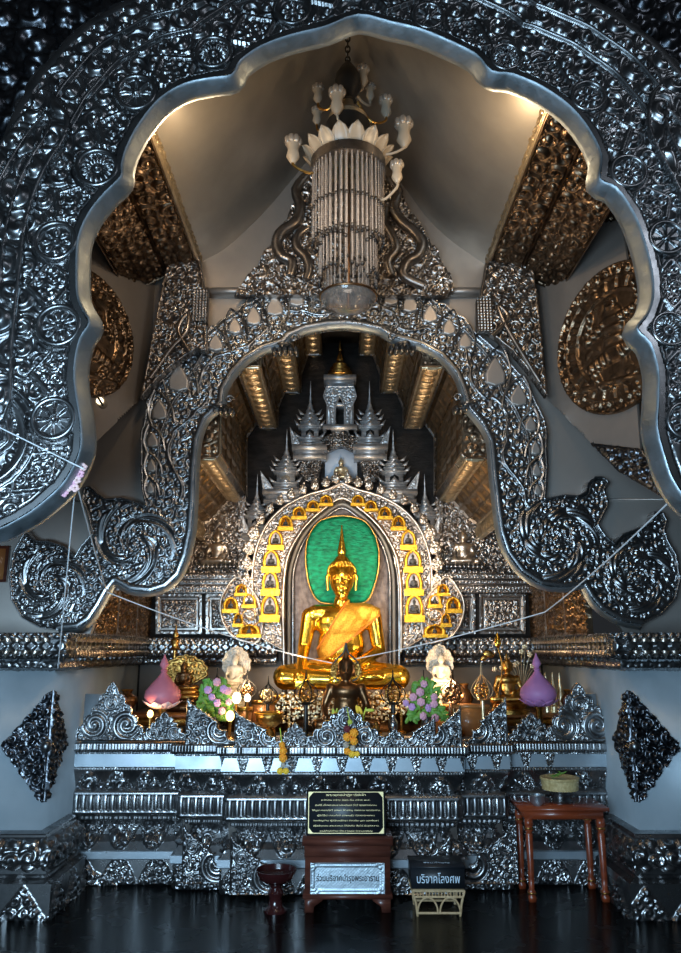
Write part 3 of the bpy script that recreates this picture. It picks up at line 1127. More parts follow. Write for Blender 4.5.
FRR, FRL = check_frame(FRR), check_frame(FRL)


def shift(fr, d):
    return (fr[0] + fr[3] * d, fr[1], fr[2], fr[3])


def edge_h(c, amp, seed):
    return lambda x, z, d: np.maximum(curls(x, z, c, seed) * amp, rib(d, 0.01, 0.012) * amp)


for side, fr, frz, pan, med, rad, lab in (
        (1, FRR, [(534, 300), (531, 262), (545, 200), (556, 120), (575, 60), (700, 60), (700, 470), (648, 452), (640, 300)],
         [(550, 228), (621, 220), (627, 260), (640, 450), (591, 443), (548, 400), (543, 362), (536, 300), (530, 268)], (614, 338), 0.545,
         'splayed grey metal side panel behind the right limb of the foreground arch'),
        (0, FRL, [(163, 300), (170, 262), (160, 200), (146, 120), (130, 60), (-20, 60), (-20, 470), (40, 450), (80, 300)],
         [(107, 219), (151, 226), (168, 268), (161, 300), (140, 400), (95, 443), (60, 470), (60, 300), (70, 225)], (86, 332), 0.47,
         'splayed grey metal side panel behind the left limb of the foreground arch')):
    t = thing('splayed_wall', lab, 'wall panel', tuple(fr[0]))
    b = shift(fr, -0.055)
    plate('carved_surround', [on_frame(b, *p) for p in frz], b, edge_h(0.07, 0.03, 71 + side), 0.010, M_COPPER, t, th=0.02)
    plate('smooth_sheet', [on_frame(fr, *p) for p in pan], fr, flat(0), 0.02, M_SHEET, t, th=0.02)
    m = thing('medallion', 'large round brown relief medallion on the %s side panel' % ('right' if side else 'left'), 'medallion', tuple(fr[0]))
    mf = shift(fr, 0.012)
    cx, cy = on_frame(mf, *med)
    pol = [(cx + rad * math.cos(2 * PI * k / 64), cy + rad * math.sin(2 * PI * k / 64)) for k in range(64)]

    def mh(x, y, d):
        ex, ey = x - cx, y - cy
        r = np.hypot(ex, ey) / rad
        th = np.arctan2(ey, ex)
        a = th / (2 * PI)
        h = curls(x, y, 0.06, 77) * 0.022
        tri = np.abs(frac(a * 26) - 0.5) * 2
        h = np.where((r > 0.66) & (r < 0.82), np.where(tri > 0.5, 0.02, 0.003) * (1 - np.abs(r - 0.74) * 4), h)
        h = np.where(r < 0.64, curls(x, y, 0.09, 79, jit=0.4) * 0.008 * (curls(x, y, 0.22, 80) > 0.55), h)
        sg = 1 if side else -1
        for (ax, ay, bx2, by2, w0, w1) in ((0, -.10, 0, .16, .085, .10), (0, .20, 0, .27, .055, .055), (-.07, .13, -.24, .04, .04, .03), (-.24, .04, -.20, .24, .03, .025), (.07, .13, .25, .16, .04, .03), (.25, .16, .22, .33, .03, .02),
                                      (-.04, -.12, -.22, -.16, .065, .045), (-.22, -.16, -.14, -.34, .045, .03), (.04, -.12, .20, -.06, .065, .045), (.20, -.06, .27, -.24, .045, .03), (-.30, -.30, .30, -.36, .03, .03)):
            ax, bx2 = ax * sg, bx2 * sg
            vx, vy = bx2 - ax, by2 - ay
            tt = np.clip(((ex - ax) * vx + (ey - ay) * vy) / (vx * vx + vy * vy), 0, 1)
            dd = np.hypot(ex - ax - tt * vx, ey - ay - tt * vy)
            ww = w0 + (w1 - w0) * tt
            bump_ = np.sqrt(np.clip(1 - (dd / ww) ** 2, 0, 1)) * 0.045 * (0.8 + 0.2 * np.sin(tt * 22))
            h = np.maximum(h, bump_)
        for r0 in (0.64, 0.83, 0.985):
            h = np.maximum(h, rib(r, r0, 0.018) * 0.024)
        return h
    plate('relief_disc', pol, mf, mh, 0.0075, M_COPPER, m, th=0.02)

# hanging carved brackets beside the inner arch shoulders
for side, pl, lab in ((0, [(206, 296), (207, 352), (196, 350), (170, 368), (152, 386), (141, 400), (146, 372), (160, 300), (163, 285), (168, 262), (180, 250), (200, 258)], 'dark carved bracket hanging to a point beside the left shoulder of the inner arch'),
                      (1, [(479, 300), (480, 330), (490, 334), (512, 352), (530, 374), (547, 398), (543, 362), (537, 300), (532, 262), (520, 252), (500, 252), (486, 262)], 'dark carved bracket hanging to a point beside the right shoulder of the inner arch')):
    t = thing('hanging_bracket', lab, 'bracket', P3(pl[0][0], pl[0][1], 5.38))
    plate('carved_plate', poly_at(pl, 5.40), frameY(5.40), edge_h(0.06, 0.028, 81), 0.007, M_SILVER_OLD, t, th=0.06)
    mb = MB()
    pr = [(190, 352), (178, 330), (188, 314), (186, 332), (170, 350), (150, 378)] if side == 0 else [(492, 336), (508, 318), (498, 306), (506, 326), (520, 350), (540, 382)]
    mb.tube(catmull([P3(a, b, 5.37) for a, b in pr], 5), 0.02, 8)
    mb.build('curled_stem', M_SILVER_OLD, t)
    a = (478, 306) if side else (204, 296)
    x0, z0 = XZ(a[0], a[1], 5.42)
    xc_ = x0 + (0.04 if side else -0.02)
    plate('dotted_block', [(xc_ - .06, z0 - .24), (xc_ + .06, z0 - .24), (xc_ + .06, z0 + .03), (xc_ - .06, z0 + .03)], frameY(5.36),
          lambda x, z, d: np.abs(np.sin(x * PI / .024) * np.sin(z * PI / .024)) * .012, 0.006, M_SILVER_OLD, t, th=0.08)

# carved triangular fillets low on the side panels
o = plate('corner_fillet', [on_frame(shift(FRR, 0.02), *p) for p in [(591, 443), (643, 449), (680, 500), (668, 500), (620, 472)]], shift(FRR, 0.02), edge_h(0.045, 0.02, 83), 0.007, M_BLACK_SILVER, None, th=0.03)
tag(o, 'dark carved triangular strip below the right side panel', 'ornament')

# small round ceiling spot lamps on the side panels
for a, b, y, lab in ((101, 402, 5.0, 'small round cream spotlight below the left medallion'), (627, 397, 4.95, 'small round cream spotlight on the right medallion')):
    x, yy, z = P3(a, b, y)
    t = thing('spotlight', lab, 'lamp', (x, y, z))
    mb = MB()
    mb.tube([(x, y + 0.05, z), (x, y - 0.02, z)], 0.035, 18)
    mb.build('housing', M_LOTUSPETAL, t)
    mb = MB().tube([(x, y - 0.018, z), (x, y - 0.032, z)], 0.024, 14)
    mb.build('lens', M_GLOW, t)
    mb = MB().tube([(x - 0.01, y - 0.035, z + 0.02), (x + 0.03, y - 0.05, z - 0.04)], 0.008, 8)
    mb.build('stem', M_IRON, t)

# ------------------------------------------------------------------ vault of the shrine behind the inner arch
vl = [(204, 541), (204, 524), (212, 519), (228, 501), (243, 501), (246, 497), (246, 438), (258, 421), (260, 428), (277, 428), (277, 409), (284, 392), (300, 393), (300, 376), (307, 355), (321, 355), (321, 343)]
kinds = ['beam', 'soffit', 'panel', 'beam', 'trim', 'side', 'panel', 'trim', 'beam', 'side', 'panel', 'beam', 'side', 'panel', 'beam', 'side']
YV0, YV1 = 5.66, YB
vt = thing('coffered_vault', 'stepped gilded vault of carved beams and brown coffers behind the inner arch', 'ceiling', (0, 6.4, 1.7))
VL = [XZ(a, b, YB) for a, b in vl]
for sgn in (1, -1):
    pts = [(x * sgn if sgn == 1 else -x, z) for x, z in VL]
    for (p, q, kd) in zip(pts[:-1], pts[1:], kinds):
        L = math.hypot(q[0] - p[0], q[1] - p[1])
        V3 = np.array([q[0] - p[0], 0, q[1] - p[1]]) / L
        fr = frame((p[0], YV0, p[1]), (0, 1, 0), V3)
        # face the inside of the vault (towards x=0, z=1.7 axis)
        inward = np.array([-p[0], 0, 1.2 - p[1]])
        if fr[3].dot(inward) < 0:
            fr = frame((p[0], YV1, p[1]), (0, -1, 0), V3)
        LL = YV1 - YV0
        rect = [(0, 0), (LL, 0), (LL, L), (0, L)]
        if kd == 'beam':
            def hb(x, y, d, L=L):
                u = frac(x / 0.15)
                h = np.clip(1 - ((u - 0.5) * 2) ** 2 * 1.4, 0, 1) * np.clip(1 - ((y / L - 0.5) * 2.4) ** 2, 0, 1) * 0.035 * (0.7 + 0.3 * np.abs(np.cos(12 * u)))
                return np.maximum(np.maximum(h, rib(d, 0.012, 0.014) * 0.018), curls(x, y, 0.035, 91) * 0.008)
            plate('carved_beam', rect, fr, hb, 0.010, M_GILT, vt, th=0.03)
        elif kd in ('panel', 'side', 'soffit'):
            def hp(x, y, d, L=L):
                u, v = frac(x / 0.30), frac(y / 0.13)
                g = np.minimum(np.minimum(u, 1 - u) * 0.30, np.minimum(v, 1 - v) * 0.13)
                h = np.where(g < 0.012, 0.014, 0.0)
                q = np.hypot((u - 0.5) * 0.30 * 0.5, (v - 0.5) * 0.13)
                return np.maximum(h, np.clip(1 - (q / 0.028) ** 2, 0, 1) * 0.016 * (0.6 + 0.4 * np.cos((u - .5) * 60)))
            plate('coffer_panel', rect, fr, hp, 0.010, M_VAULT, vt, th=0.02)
        else:
            plate('edge_trim', rect, fr, h_curl(0.03, 0.006), 0.012, M_SILVER_OLD, vt, th=0.02)
        # bright lacy edge where the vault meets the back wall
        a3, b3 = np.array([p[0], YB - 0.03, p[1]]), np.array([q[0], YB - 0.03, q[1]])
        if L > 0.05:
            mb = MB().tube([tuple(a3), tuple(b3)], 0.022, 6)
            mb.build('edge_trim', M_SILVER_OLD, vt)
# gilded front fascia closing the vault towards the arch
prof2 = [(x, z) for x, z in VL]
outer2 = [(-0.55, VL[-1][1] + 0.5), (-1.6, VL[-1][1] + 0.5), (-1.84, 3.2), (-1.84, VL[0][1])]
for s in (1, -1):
    pp = [(x * s, z) for x, z in [(0, VL[-1][1] + 0.5)] + outer2 + prof2 + [(0, VL[-1][1])]]
    plate('front_fascia', pp, frameY(YV0 - 0.012), h_curl(0.05, 0.012), 0.010, M_COPPER, vt, th=0.02)
# top of vault
tx, tz = VL[-1]
mb = MB().box2(tx, -tx, YV0, YV1, tz, tz + 0.03)
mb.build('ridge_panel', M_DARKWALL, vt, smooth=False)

# back wall of the shrine
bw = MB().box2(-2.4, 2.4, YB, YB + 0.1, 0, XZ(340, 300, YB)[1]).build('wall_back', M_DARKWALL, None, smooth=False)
tag(bw, kind='structure')
# side walls of the shrine recess, carved, above the pier ledges
WX = 1.84
zc0, zc1 = zline(641, YB), zline(541, YB)
for s, nm in ((-1, 'wall_left'), (1, 'wall_right')):
    if s < 0:
        fr = frame((-WX, YV0, 1.68), (0, 1, 0), (0, 0, 1))
    else:
        fr = frame((WX, YB, 1.68), (0, -1, 0), (0, 0, 1))

    def hs(x, y, d):
        u = np.abs(frac(x / 0.58) - 0.5) * 0.58
        h = curls(x, y, 0.05, 93) * 0.02
        h = np.where(u > 0.265, 0.02, h)
        return np.maximum(h, np.where(y < 0.05, 0.02, 0))
    o = plate(nm, [(0, 0), (YB - YV0, 0), (YB - YV0, 1.5), (0, 1.5)], fr, hs, 0.009, M_COPPER, None, th=0.03)
    tag(o, kind='structure')

# relief bays either side of the gold arch
for s in (-1, 1):
    lab = 'carved silver wall bay with a seated figure, %s of the gold arch' % ('left' if s < 0 else 'right')
    bt = thing('relief_bay', lab, 'wall relief', (s * 1.3, YB, 1.7))

    def m_(pts):
        return pts if s < 0 else [(681 - a, b) for a, b in pts]
    YW = YB - 0.02
    plate('foliage_panel', poly_at(m_([(150, 500), (240, 500), (240, 577), (150, 577)]), YW), frameY(YW), h_curl(0.055, 0.024, 0.01, 0.02, seed=3), 0.0075, M_SILVER_OLD, bt, th=0.02)
    plate('pilaster', poly_at(m_([(238, 438), (246, 438), (246, 640), (238, 640)]), YW - 0.04), frameY(YW - 0.04), h_curl(0.03, 0.012, 0.008, 0.014), 0.007, M_SILVER_OLD, bt, th=0.06)
    for (x0, x1) in ((156, 202), (206, 238)):
        def hpn(x, z, d):
            h = curls(x, z, 0.045, 97) * 0.016
            h = np.where((d < 0.06) & (d > 0.03), 0.0, h)
            return np.maximum(h, np.where(d < 0.03, 0.014, 0))
        plate('lower_panel', poly_at(m_([(x0, 594), (x1, 594), (x1, 634), (x0, 634)]), YW - 0.03), frameY(YW - 0.03), hpn, 0.0065, M_SILVER_OLD, bt, th=0.04)
    for y0, y1, o_ in ((574, 580, .09), (580, 585, .06), (585, 594, .08)):
        x0, z1 = XZ(m_([(150, y0)])[0][0], y0, YW)
        x1, z0 = XZ(m_([(240, y1)])[0][0], y1, YW)
        xa, xb = min(x0, x1), max(x0, x1)
        cc = MB().box2(xa, xb, YW - o_, YW, z0, z1).build('cornice_course', M_SILVER_OLD, bt, smooth=False)
        plate('chased_face', [(xa, z0 + .004), (xb, z0 + .004), (xb, z1 - .004), (xa, z1 - .004)], frameY(YW - o_ - .002), lambda x, z, d: np.where(d < .008, 0.0, curls(x, z, 0.02, 5) * 0.008), 0.0055, M_SILVER_OLD, cc, th=.001)

# ------------------------------------------------------------------ ledge cornice round the recess and over the piers
leds = [[(-4.2, 5.2), (-1.92, 5.2), (-1.92, YB - 0.02), (-0.60, YB - 0.02)], [(0.60, YB - 0.02), (1.92, YB - 0.02), (1.92, 5.2), (4.2, 5.2)]]
zt = zline(633, 5.2)


def led_h(s, t, o, z):
    u = frac(s / 0.10) - 0.5
    zz = (z - 1.50) / (zt - 1.50)
    band = (zz > 0.42) & (zz < 0.78)
    dm = np.clip(1 - (np.abs(u) * 2.1 + np.abs((zz - 0.60) / 0.19)), 0, 1)
    h = np.where(band, 0.008 * np.sqrt(dm) + 0.006 * (dm > 0) + 0.004 * (np.abs(dm - 0.35) < 0.12), 0)
    # cut-tooth rows
    tu = 1 - np.abs(frac(s / 0.05) - 0.5) * 2
    h = np.where((zz > 0.84) & (zz < 1.0), np.where(tu > (zz - 0.84) / 0.16, 0.014, -0.010), h)
    h = np.where((zz > 0.20) & (zz < 0.36), np.where(tu > (0.36 - zz) / 0.16, 0.016, -0.012), h)
    h = np.where(zz < 0.18, curls(s, z, 0.035, 99) * 0.008, h)
    return h


LPROF = [(0.0, 1.47), (0.05, 1.49), (0.06, 1.53), (0.11, 1.545), (0.115, 1.585), (0.10, 1.60), (0.10, zt - 0.045), (0.125, zt - 0.04), (0.125, zt), (-0.02, zt)]
lt = thing('ledge_cornice', 'toothed silver cornice ledge running over both piers and round the altar recess', 'cornice', (0, YB, 1.5))
for led in leds:
    moulding(led, LPROF, led_h, 0.0075).build('carved_course', M_SILVER, lt, angle=70)

for zb_, hgt, nm in ((zt - 0.058, 0.060, 'upper_tooth_row'), (1.600, -0.050, 'lower_tooth_row')):
    mb = MB()
    off = 0.128
    for (ax, ay), (bx, by) in [sg for led in leds for sg in zip(led[:-1], led[1:])]:
        A, B = np.array([ax, ay]), np.array([bx, by])
        L = np.linalg.norm(B - A)
        d_ = (B - A) / L
        n_ = np.array([d_[1], -d_[0]])
        cnt = int(L / 0.062)
        for q in range(cnt):
            c = A + d_ * (q + 0.5) * L / cnt + n_ * off
            p0, p1 = c - d_ * 0.031, c + d_ * 0.031
            pm = c + n_ * 0.016
            mb.add([(p0[0], p0[1], zb_), (p1[0], p1[1], zb_), (c[0], c[1], zb_ + hgt), (pm[0], pm[1], zb_ + hgt * 0.35), (c[0] - n_[0] * 0.02, c[1] - n_[1] * 0.02, zb_ + hgt * 0.3)],
                   [(0, 1, 3), (1, 2, 3), (2, 0, 3), (0, 2, 4), (2, 1, 4)])
    o = mb.build(nm, M_FLAME, lt, smooth=False)
    o['kind'] = 'stuff'
t = thing('framed_picture', 'small orange-brown framed picture at the far left edge under the scroll foot', 'picture', P3(-6, 578, 5.56))
x0, z0 = XZ(-30, 582, 5.56)
x1, z1 = XZ(9, 546, 5.56)
MB().box2(x0, x1, 5.56, 5.585, z0, z1).build('frame', M_WOOD, t, smooth=False)
MB().box2(x0 + .02, x1 - .02, 5.555, 5.565, z0 + .02, z1 - .02).build('picture', M_BROWNBOX, t, smooth=False)

# ------------------------------------------------------------------ side piers
def pier(s):
    nm = 'left' if s < 0 else 'right'
    t = thing('pier', 'broad silver-clad pier with carved base at the %s end of the altar' % nm, 'pier', (s * 2.6, 5.2, 0))
    x0, x1 = s * 1.92, s * 4.2
    MB().box2(x0, x1, 5.205, YB, 0.0, 1.49).build('smooth_shaft', M_PIERSHEET, t, smooth=False)
    zb = zline(832, 5.2)
    pr = [(0.14, 0.0), (0.14, 0.20), (0.10, 0.22), (0.08, 0.24), (0.08, 0.27), (0.10, 0.28), (0.12, 0.33), (0.11, 0.40), (0.06, 0.44), (0.05, zb), (0.0, zb + 0.01)]

    def bh(ss, tt, o, z):
        h = np.where((z > 0.27) & (z < 0.435), curls(ss, z * 1.2, 0.075, 101) * 0.022, 0)
        leaf = np.clip((0.19 - z) / 0.19 - np.abs(frac(ss / 0.30) - 0.5) * 2, -1, 1)
        h = np.where((z < 0.195) & (leaf > 0), 0.010 + curls(ss, z, 0.045, 103) * 0.016, h)
        return h
    path = [(-4.2, 5.2), (-1.92, 5.2), (-1.92, 5.70)] if s < 0 else [(1.92, 5.70), (1.92, 5.2), (4.2, 5.2)]
    moulding(path, pr, bh, 0.008).build('carved_base', M_SILVER, t, angle=70)
    # carved lozenge folded over the corner: one half on each face
    cz_top, cz_bot, cz_mid = zline(690, 5.2), zline(803, 5.2), zline(746, 5.2)
    t2 = thing('corner_lozenge', 'dark carved lozenge folded over the front corner of the %s pier' % nm, 'ornament', (s * 1.92, 5.2, cz_mid))
    wl = 0.30

    def edge(z0, z1, x0, x1, n=5, a=0.018):
        return [(x0 + (x1 - x0) * k / (n * 4) + a * abs(math.sin(PI * k / 4)), z0 + (z1 - z0) * k / (n * 4)) for k in range(n * 4 + 1)]
    up = edge(cz_mid, cz_top, wl, 0.0)
    dn = edge(cz_bot, cz_mid, 0.0, wl)
    half = [(0, cz_bot)] + dn[1:] + up[1:-1] + [(0, cz_top)]
    hf = lambda x, z, d: np.maximum(curls(x, z, 0.058, 107) * 0.028, rib(d, 0.007, 0.008) * 0.014)
    mA = M_BLACK_SILVER
    if s < 0:
        frA = frame((-1.92, 5.198, 0), (1, 0, 0), (0, 0, 1))
        A = [(-x, z) for x, z in half]
        frB = frame((-1.918, 5.2, 0), (0, 1, 0), (0, 0, 1))
        B = half
    else:
        frA = frame((1.92, 5.198, 0), (1, 0, 0), (0, 0, 1))
        A = half
        frB = frame((1.918, 5.2, 0), (0, -1, 0), (0, 0, 1))
        B = [(-x, z) for x, z in half]
    plate('front_half', A, frA, hf, 0.0065, mA, t2, th=0.004)
    plate('side_half', B, frB, hf, 0.0065, mA, t2, th=0.004)
    MB().ell((s * 1.925, 5.18, cz_mid), (0.035, 0.035, 0.04)).build('boss', M_SILVER, t2)


pier(-1)
pier(1)

# ================================================================== THE SHRINE BACK
# halo, niche and gold-plaque arch behind the seated figure
YN = 7.30
nt_ = thing('niche_surround', 'grey plastered niche with a ribbed silver frame behind the seated golden statue', 'niche', (0, YN, 1.2))
nin = [(284, 700), (284, 600), (287, 565), (296, 540), (308, 523), (324, 509), (342, 499), (360, 509), (375, 522), (388, 540), (396, 565), (399, 600), (399, 700)]
plate('plaster_back', poly_at(nin, YN), frameY(YN), lambda x, z, d: np.abs(np.sin(x * 60 + 3 * np.sin(z * 9))) * 0.004, 0.01, M_NICHE, nt_, th=0.02)
for off, rr_, m_ in ((0, 0.022, M_SILVER_OLD), (5, 0.016, M_LOTUSPETAL), (9, 0.012, M_SILVER_OLD)):
    pts = []
    for a, b in nin:
        dx, dy = 341.5 - a, 610 - b
        L = math.hypot(dx, dy if b < 600 else 0) or 1
        pts.append(P3(a + dx / L * off, b + (dy / L * off if b < 600 else 0), YN - 0.05))
    MB().tube(catmull(pts, 4), rr_, 8).build('frame_rib', m_, nt_)

ga_in = [(284, 652), (283, 610), (284, 580), (288, 556), (298, 536), (310, 521), (324, 509), (342, 498), (360, 509), (374, 521), (386, 536), (396, 556), (400, 580), (401, 610), (401, 652)]
gl = [(262, 640), (256, 628), (254, 606), (252, 585), (253, 565), (257, 546), (266, 526), (278, 512), (292, 502), (310, 494), (327, 489.5), (342, 483)]
ga_out = gl + mir(gl[:-1], 684)
GA = poly_at(ga_in[::-1], 7.06)
ga_poly = catmull(poly_at(ga_out, 7.06), 2) + [XZ(422, 640, 7.06), XZ(401, 652, 7.06)] + poly_at(ga_in[::-1], 7.06) + [XZ(262, 640, 7.06)]
ga = thing('plaque_arch', 'pointed silver arch set with yellow gold niches round the green halo', 'archway', (0, 7.06, 1.7))


def ga_h(x, z, d):
    h = curls(x, z, 0.038, 111) * 0.012
    h = np.where(d < 0.022, 0.002, h)
    return np.maximum(h, rib(d, 0.010, 0.010) * 0.016)


plate('scroll_band', ga_poly, frameY(7.06), ga_h, 0.0065, M_SILVER_OLD, ga, th=0.24)
foot = [(258, 642), (246, 642), (232, 636), (223, 622), (220, 606), (224, 592), (236, 577), (248, 586), (257, 598), (261, 612), (262, 628)]
for s in (0, 1):
    pl = foot if s == 0 else mir(foot, 684)
    plate('curled_foot', catmull(poly_at(pl, 7.04), 3, closed=True), frameY(7.04),
          lambda x, z, d: np.maximum(curls(x, z, 0.05, 113) * 0.012 * (d > 0.02), rib(d, 0.010, 0.010) * 0.022), 0.0065, M_SILVER_OLD, ga, th=0.05)
    c = (250, 616) if s == 0 else (434, 616)
    x, y, z = P3(c[0], c[1], 7.01)
    sg = 1 if s == 0 else -1
    pts = [(x + sg * 0.10 * math.cos(t) * (1 - t / 12), y, z + 0.10 * math.sin(-t) * (1 - t / 12)) for t in np.linspace(-0.6, 8.5, 40)]
    MB().tube(pts, 0.009, 6).build('curled_tendril', M_LACEGOLD, ga)
for path, r_ in ((gl[1:], 0.013), (mir(gl[1:], 684), 0.013), (ga_in, 0.012)):
    MB().tube(catmull([P3(a, b, 7.03) for a, b in path], 4), r_, 8).build('raised_rim', M_FLAME, ga)
for s in (0, 1):
    pl = foot if s == 0 else mir(foot, 684)
    MB().tube(catmull([P3(a, b, 7.02) for a, b in pl], 4, closed=True), 0.010, 8, closed=True).build('raised_rim', M_FLAME, ga)
# flame leaves climbing the outer edge
lf = [(250, 612), (248, 596), (247, 580), (247, 563), (249, 547), (254, 532), (261, 519), (270, 508), (280, 500), (291, 494), (303, 489), (315, 485), (326, 482), (336, 478)]
for i, (a, b) in enumerate(lf + [(684 - a, b) for a, b in lf]):
    s = -1 if i < len(lf) else 1
    j = i % len(lf)
    ang = math.radians((-18 + j * 2.0) if j < 4 else (-10 + (j - 4) * 1.0)) * (-s)
    k = 0.85 if j < 6 else 0.56
    shp = [(0, -9), (6, -7), (7.5, -1), (5, 4), (2, 8), (1.5, 13), (-2, 9), (-6, 4), (-7.5, -1), (-6, -7)]
    pts = []
    for u, v in shp:
        u *= k * (-s if True else 1)
        v *= k
        tilt = s * (0.05 if j < 4 else (-0.35 if j < 8 else -0.15))
        uu = u * math.cos(tilt) + v * math.sin(tilt)
        vv = -u * math.sin(tilt) + v * math.cos(tilt)
        pts.append(XZ(a + uu, b - vv, 7.03 - 0.004 * (j % 2)))
    plate('flame_leaf', catmull(pts, 3, closed=True), frameY(7.03 - 0.004 * (j % 2)),
          lambda x, z, d: np.minimum(d, 0.02) * 0.5 + curls(x, z, 0.035, 7) * 0.010, 0.0055, M_FLAME, ga, th=0.025)

# yellow gold niches, each with a tiny dark seated figure before a pale panel
def tiny_prims(c, s):
    x, y, z = c
    out = [('c', (x - .08 * s, y, z + .12 * s), (x + .42 * s, y - .16 * s, z + .09 * s), .13 * s, .09 * s), ('c', (x + .08 * s, y, z + .12 * s), (x - .42 * s, y - .16 * s, z + .09 * s), .13 * s, .09 * s),
           ('c', (x - .40 * s, y - .2 * s, z + .10 * s), (x + .2 * s, y - .28 * s, z + .11 * s), .08 * s, .06 * s),
           ('e', (x, y, z + .34 * s), (.19 * s, .14 * s, .24 * s)), ('e', (x, y, z + .56 * s), (.245 * s, .15 * s, .14 * s)),
           ('c', (x, y, z + .62 * s), (x, y, z + .78 * s), .085 * s, .065 * s),
           ('e', (x, y - .01 * s, z + .87 * s), (.115 * s, .13 * s, .155 * s)), ('c', (x, y - .12 * s, z + .88 * s), (x, y - .145 * s, z + .84 * s), .018 * s, .026 * s),
           ('e', (x, y + .01 * s, z + .95 * s), (.125 * s, .13 * s, .10 * s)), ('c', (x, y, z + 1.03 * s), (x, y, z + 1.24 * s), .055 * s, .012 * s)]
    for k in (-1, 1):
        out += [('c', (x + k * .23 * s, y, z + .60 * s), (x + k * .33 * s, y - .02 * s, z + .34 * s), .080 * s, .060 * s),
                ('c', (x + k * .33 * s, y - .02 * s, z + .34 * s), (x + (k * .08 if k > 0 else k * .30) * s, y - .24 * s, z + .20 * s), .058 * s, .042 * s),
                ('c', (x + k * .125 * s, y, z + .92 * s), (x + k * .13 * s, y, z + .78 * s), .022 * s, .022 * s)]
    return out


nich = [(326, 500.5, 6.5, 5.5), (313, 506, 6.5, 5.5), (299, 513, 7, 6.5), (285.5, 523, 7, 7.5), (275.5, 540, 7.5, 10), (271, 561, 8.5, 11.5), (270, 583, 8.5, 12.5), (269.5, 608, 9, 14)]
feet_n = [(241, 590, 6, 6), (230.5, 605, 7.5, 8), (249, 601, 6.5, 7), (238, 620, 5, 7), (249, 631, 11, 6.5)]
first_fig = None
for s in (0, 1):
    for i, (a, b, w, h) in enumerate(nich + feet_n):
        if s:
            a = 684 - a
        Yq = 7.025
        y0 = 6.995
        outer_ = [(a - w, b + h), (a - w, b - h * .15), (a - w * .75, b - h * .7), (a - w * .3, b - h * .95), (a, b - h * 1.12), (a + w * .3, b - h * .95), (a + w * .75, b - h * .7), (a + w, b - h * .15), (a + w, b + h)]
        inner_ = [(a + w * .64, b + h * .40), (a + w * .64, b - h * .15), (a + w * .38, b - h * .6), (a, b - h * .80), (a - w * .38, b - h * .6), (a - w * .64, b - h * .15), (a - w * .64, b + h * .40)]
        k = 4
        mb = MB()
        oo = poly_at(outer_, y0)
        mb_poly = oo
        plate_mb(mb, oo, frameY(y0), lambda x, z, d: np.minimum(d * 0.8, 0.008) + 0.003 * np.abs(np.sin(d * 300)), 0.0065, 0.05,
                 mask=(lambda P_: (lambda x, z: -sdf_poly(x, z, P_)))(poly_at(inner_, y0)))
        xx0, zz0 = XZ(a - w * 1.12, b + h * 1.02, y0)
        xx1, zz1 = XZ(a + w * 1.12, b + h * 0.52, y0)
        mb.box2(xx0, xx1, y0 - 0.02, y0 + 0.04, zz0, zz1)
        nb = mb.build('gold_niche', M_GOLDLEAF, ga, angle=50)
        ip = poly_at(inner_, y0 + 0.03)
        MB().prism(ip, y0 + 0.030, y0 + 0.036).build('niche_panel', M_BLUEGLASS if h > 9 else M_GOLDLEAF, nb, smooth=False)
        if h > 5:
            c = P3(a, b + h * 0.45, y0 + 0.012)
            if first_fig is None:
                first_fig = blob('seated_figure', tiny_prims((0, 0, 0), 1.0), M_IRON, None, voxel=0.06, smooth_it=2)
                fig_me = first_fig.data
                bpy.data.objects.remove(first_fig)
                first_fig = True
            o = bpy.data.objects.new('seated_figure', fig_me)
            COL.objects.link(o)
            o.parent = nb
            o.location = Vector(c) - world_loc(nb)
            sc_ = h * 0.0090
            o.scale = (sc_ * 0.95, sc_ * 0.4, sc_)

# green halo disc with gold rim
hl = [(330, 604), (318, 601), (311, 590), (307, 574), (305.5, 556), (307, 542), (312, 530), (322, 520), (342, 516), (362, 520), (372, 530), (377, 542), (379, 556), (377.5, 574), (373, 590), (367, 601), (355, 604)]
hp_ = catmull(poly_at(hl, 7.12), 4, closed=True)
ha = thing('halo', 'glossy green oval halo with a thin gold rim behind the golden head', 'halo', P3(342, 600, 7.12))
plate('green_disc', hp_, frameY(7.12), lambda x, z, d: np.minimum(d, 0.03) * 0.3, 0.008, M_GREEN, ha, th=0.03, back=True)
MB().tube([(x, 7.10, z) for x, z in hp_], 0.009, 8, closed=True).build('gold_rim', M_OLDGOLD, ha)
x0, z0 = XZ(342, 600, 7.12)
MB().box2(x0 - 0.04, x0 + 0.04, 7.11, 7.16, 1.18, z0 + 0.05).build('post', M_OLDGOLD, ha, smooth=False)

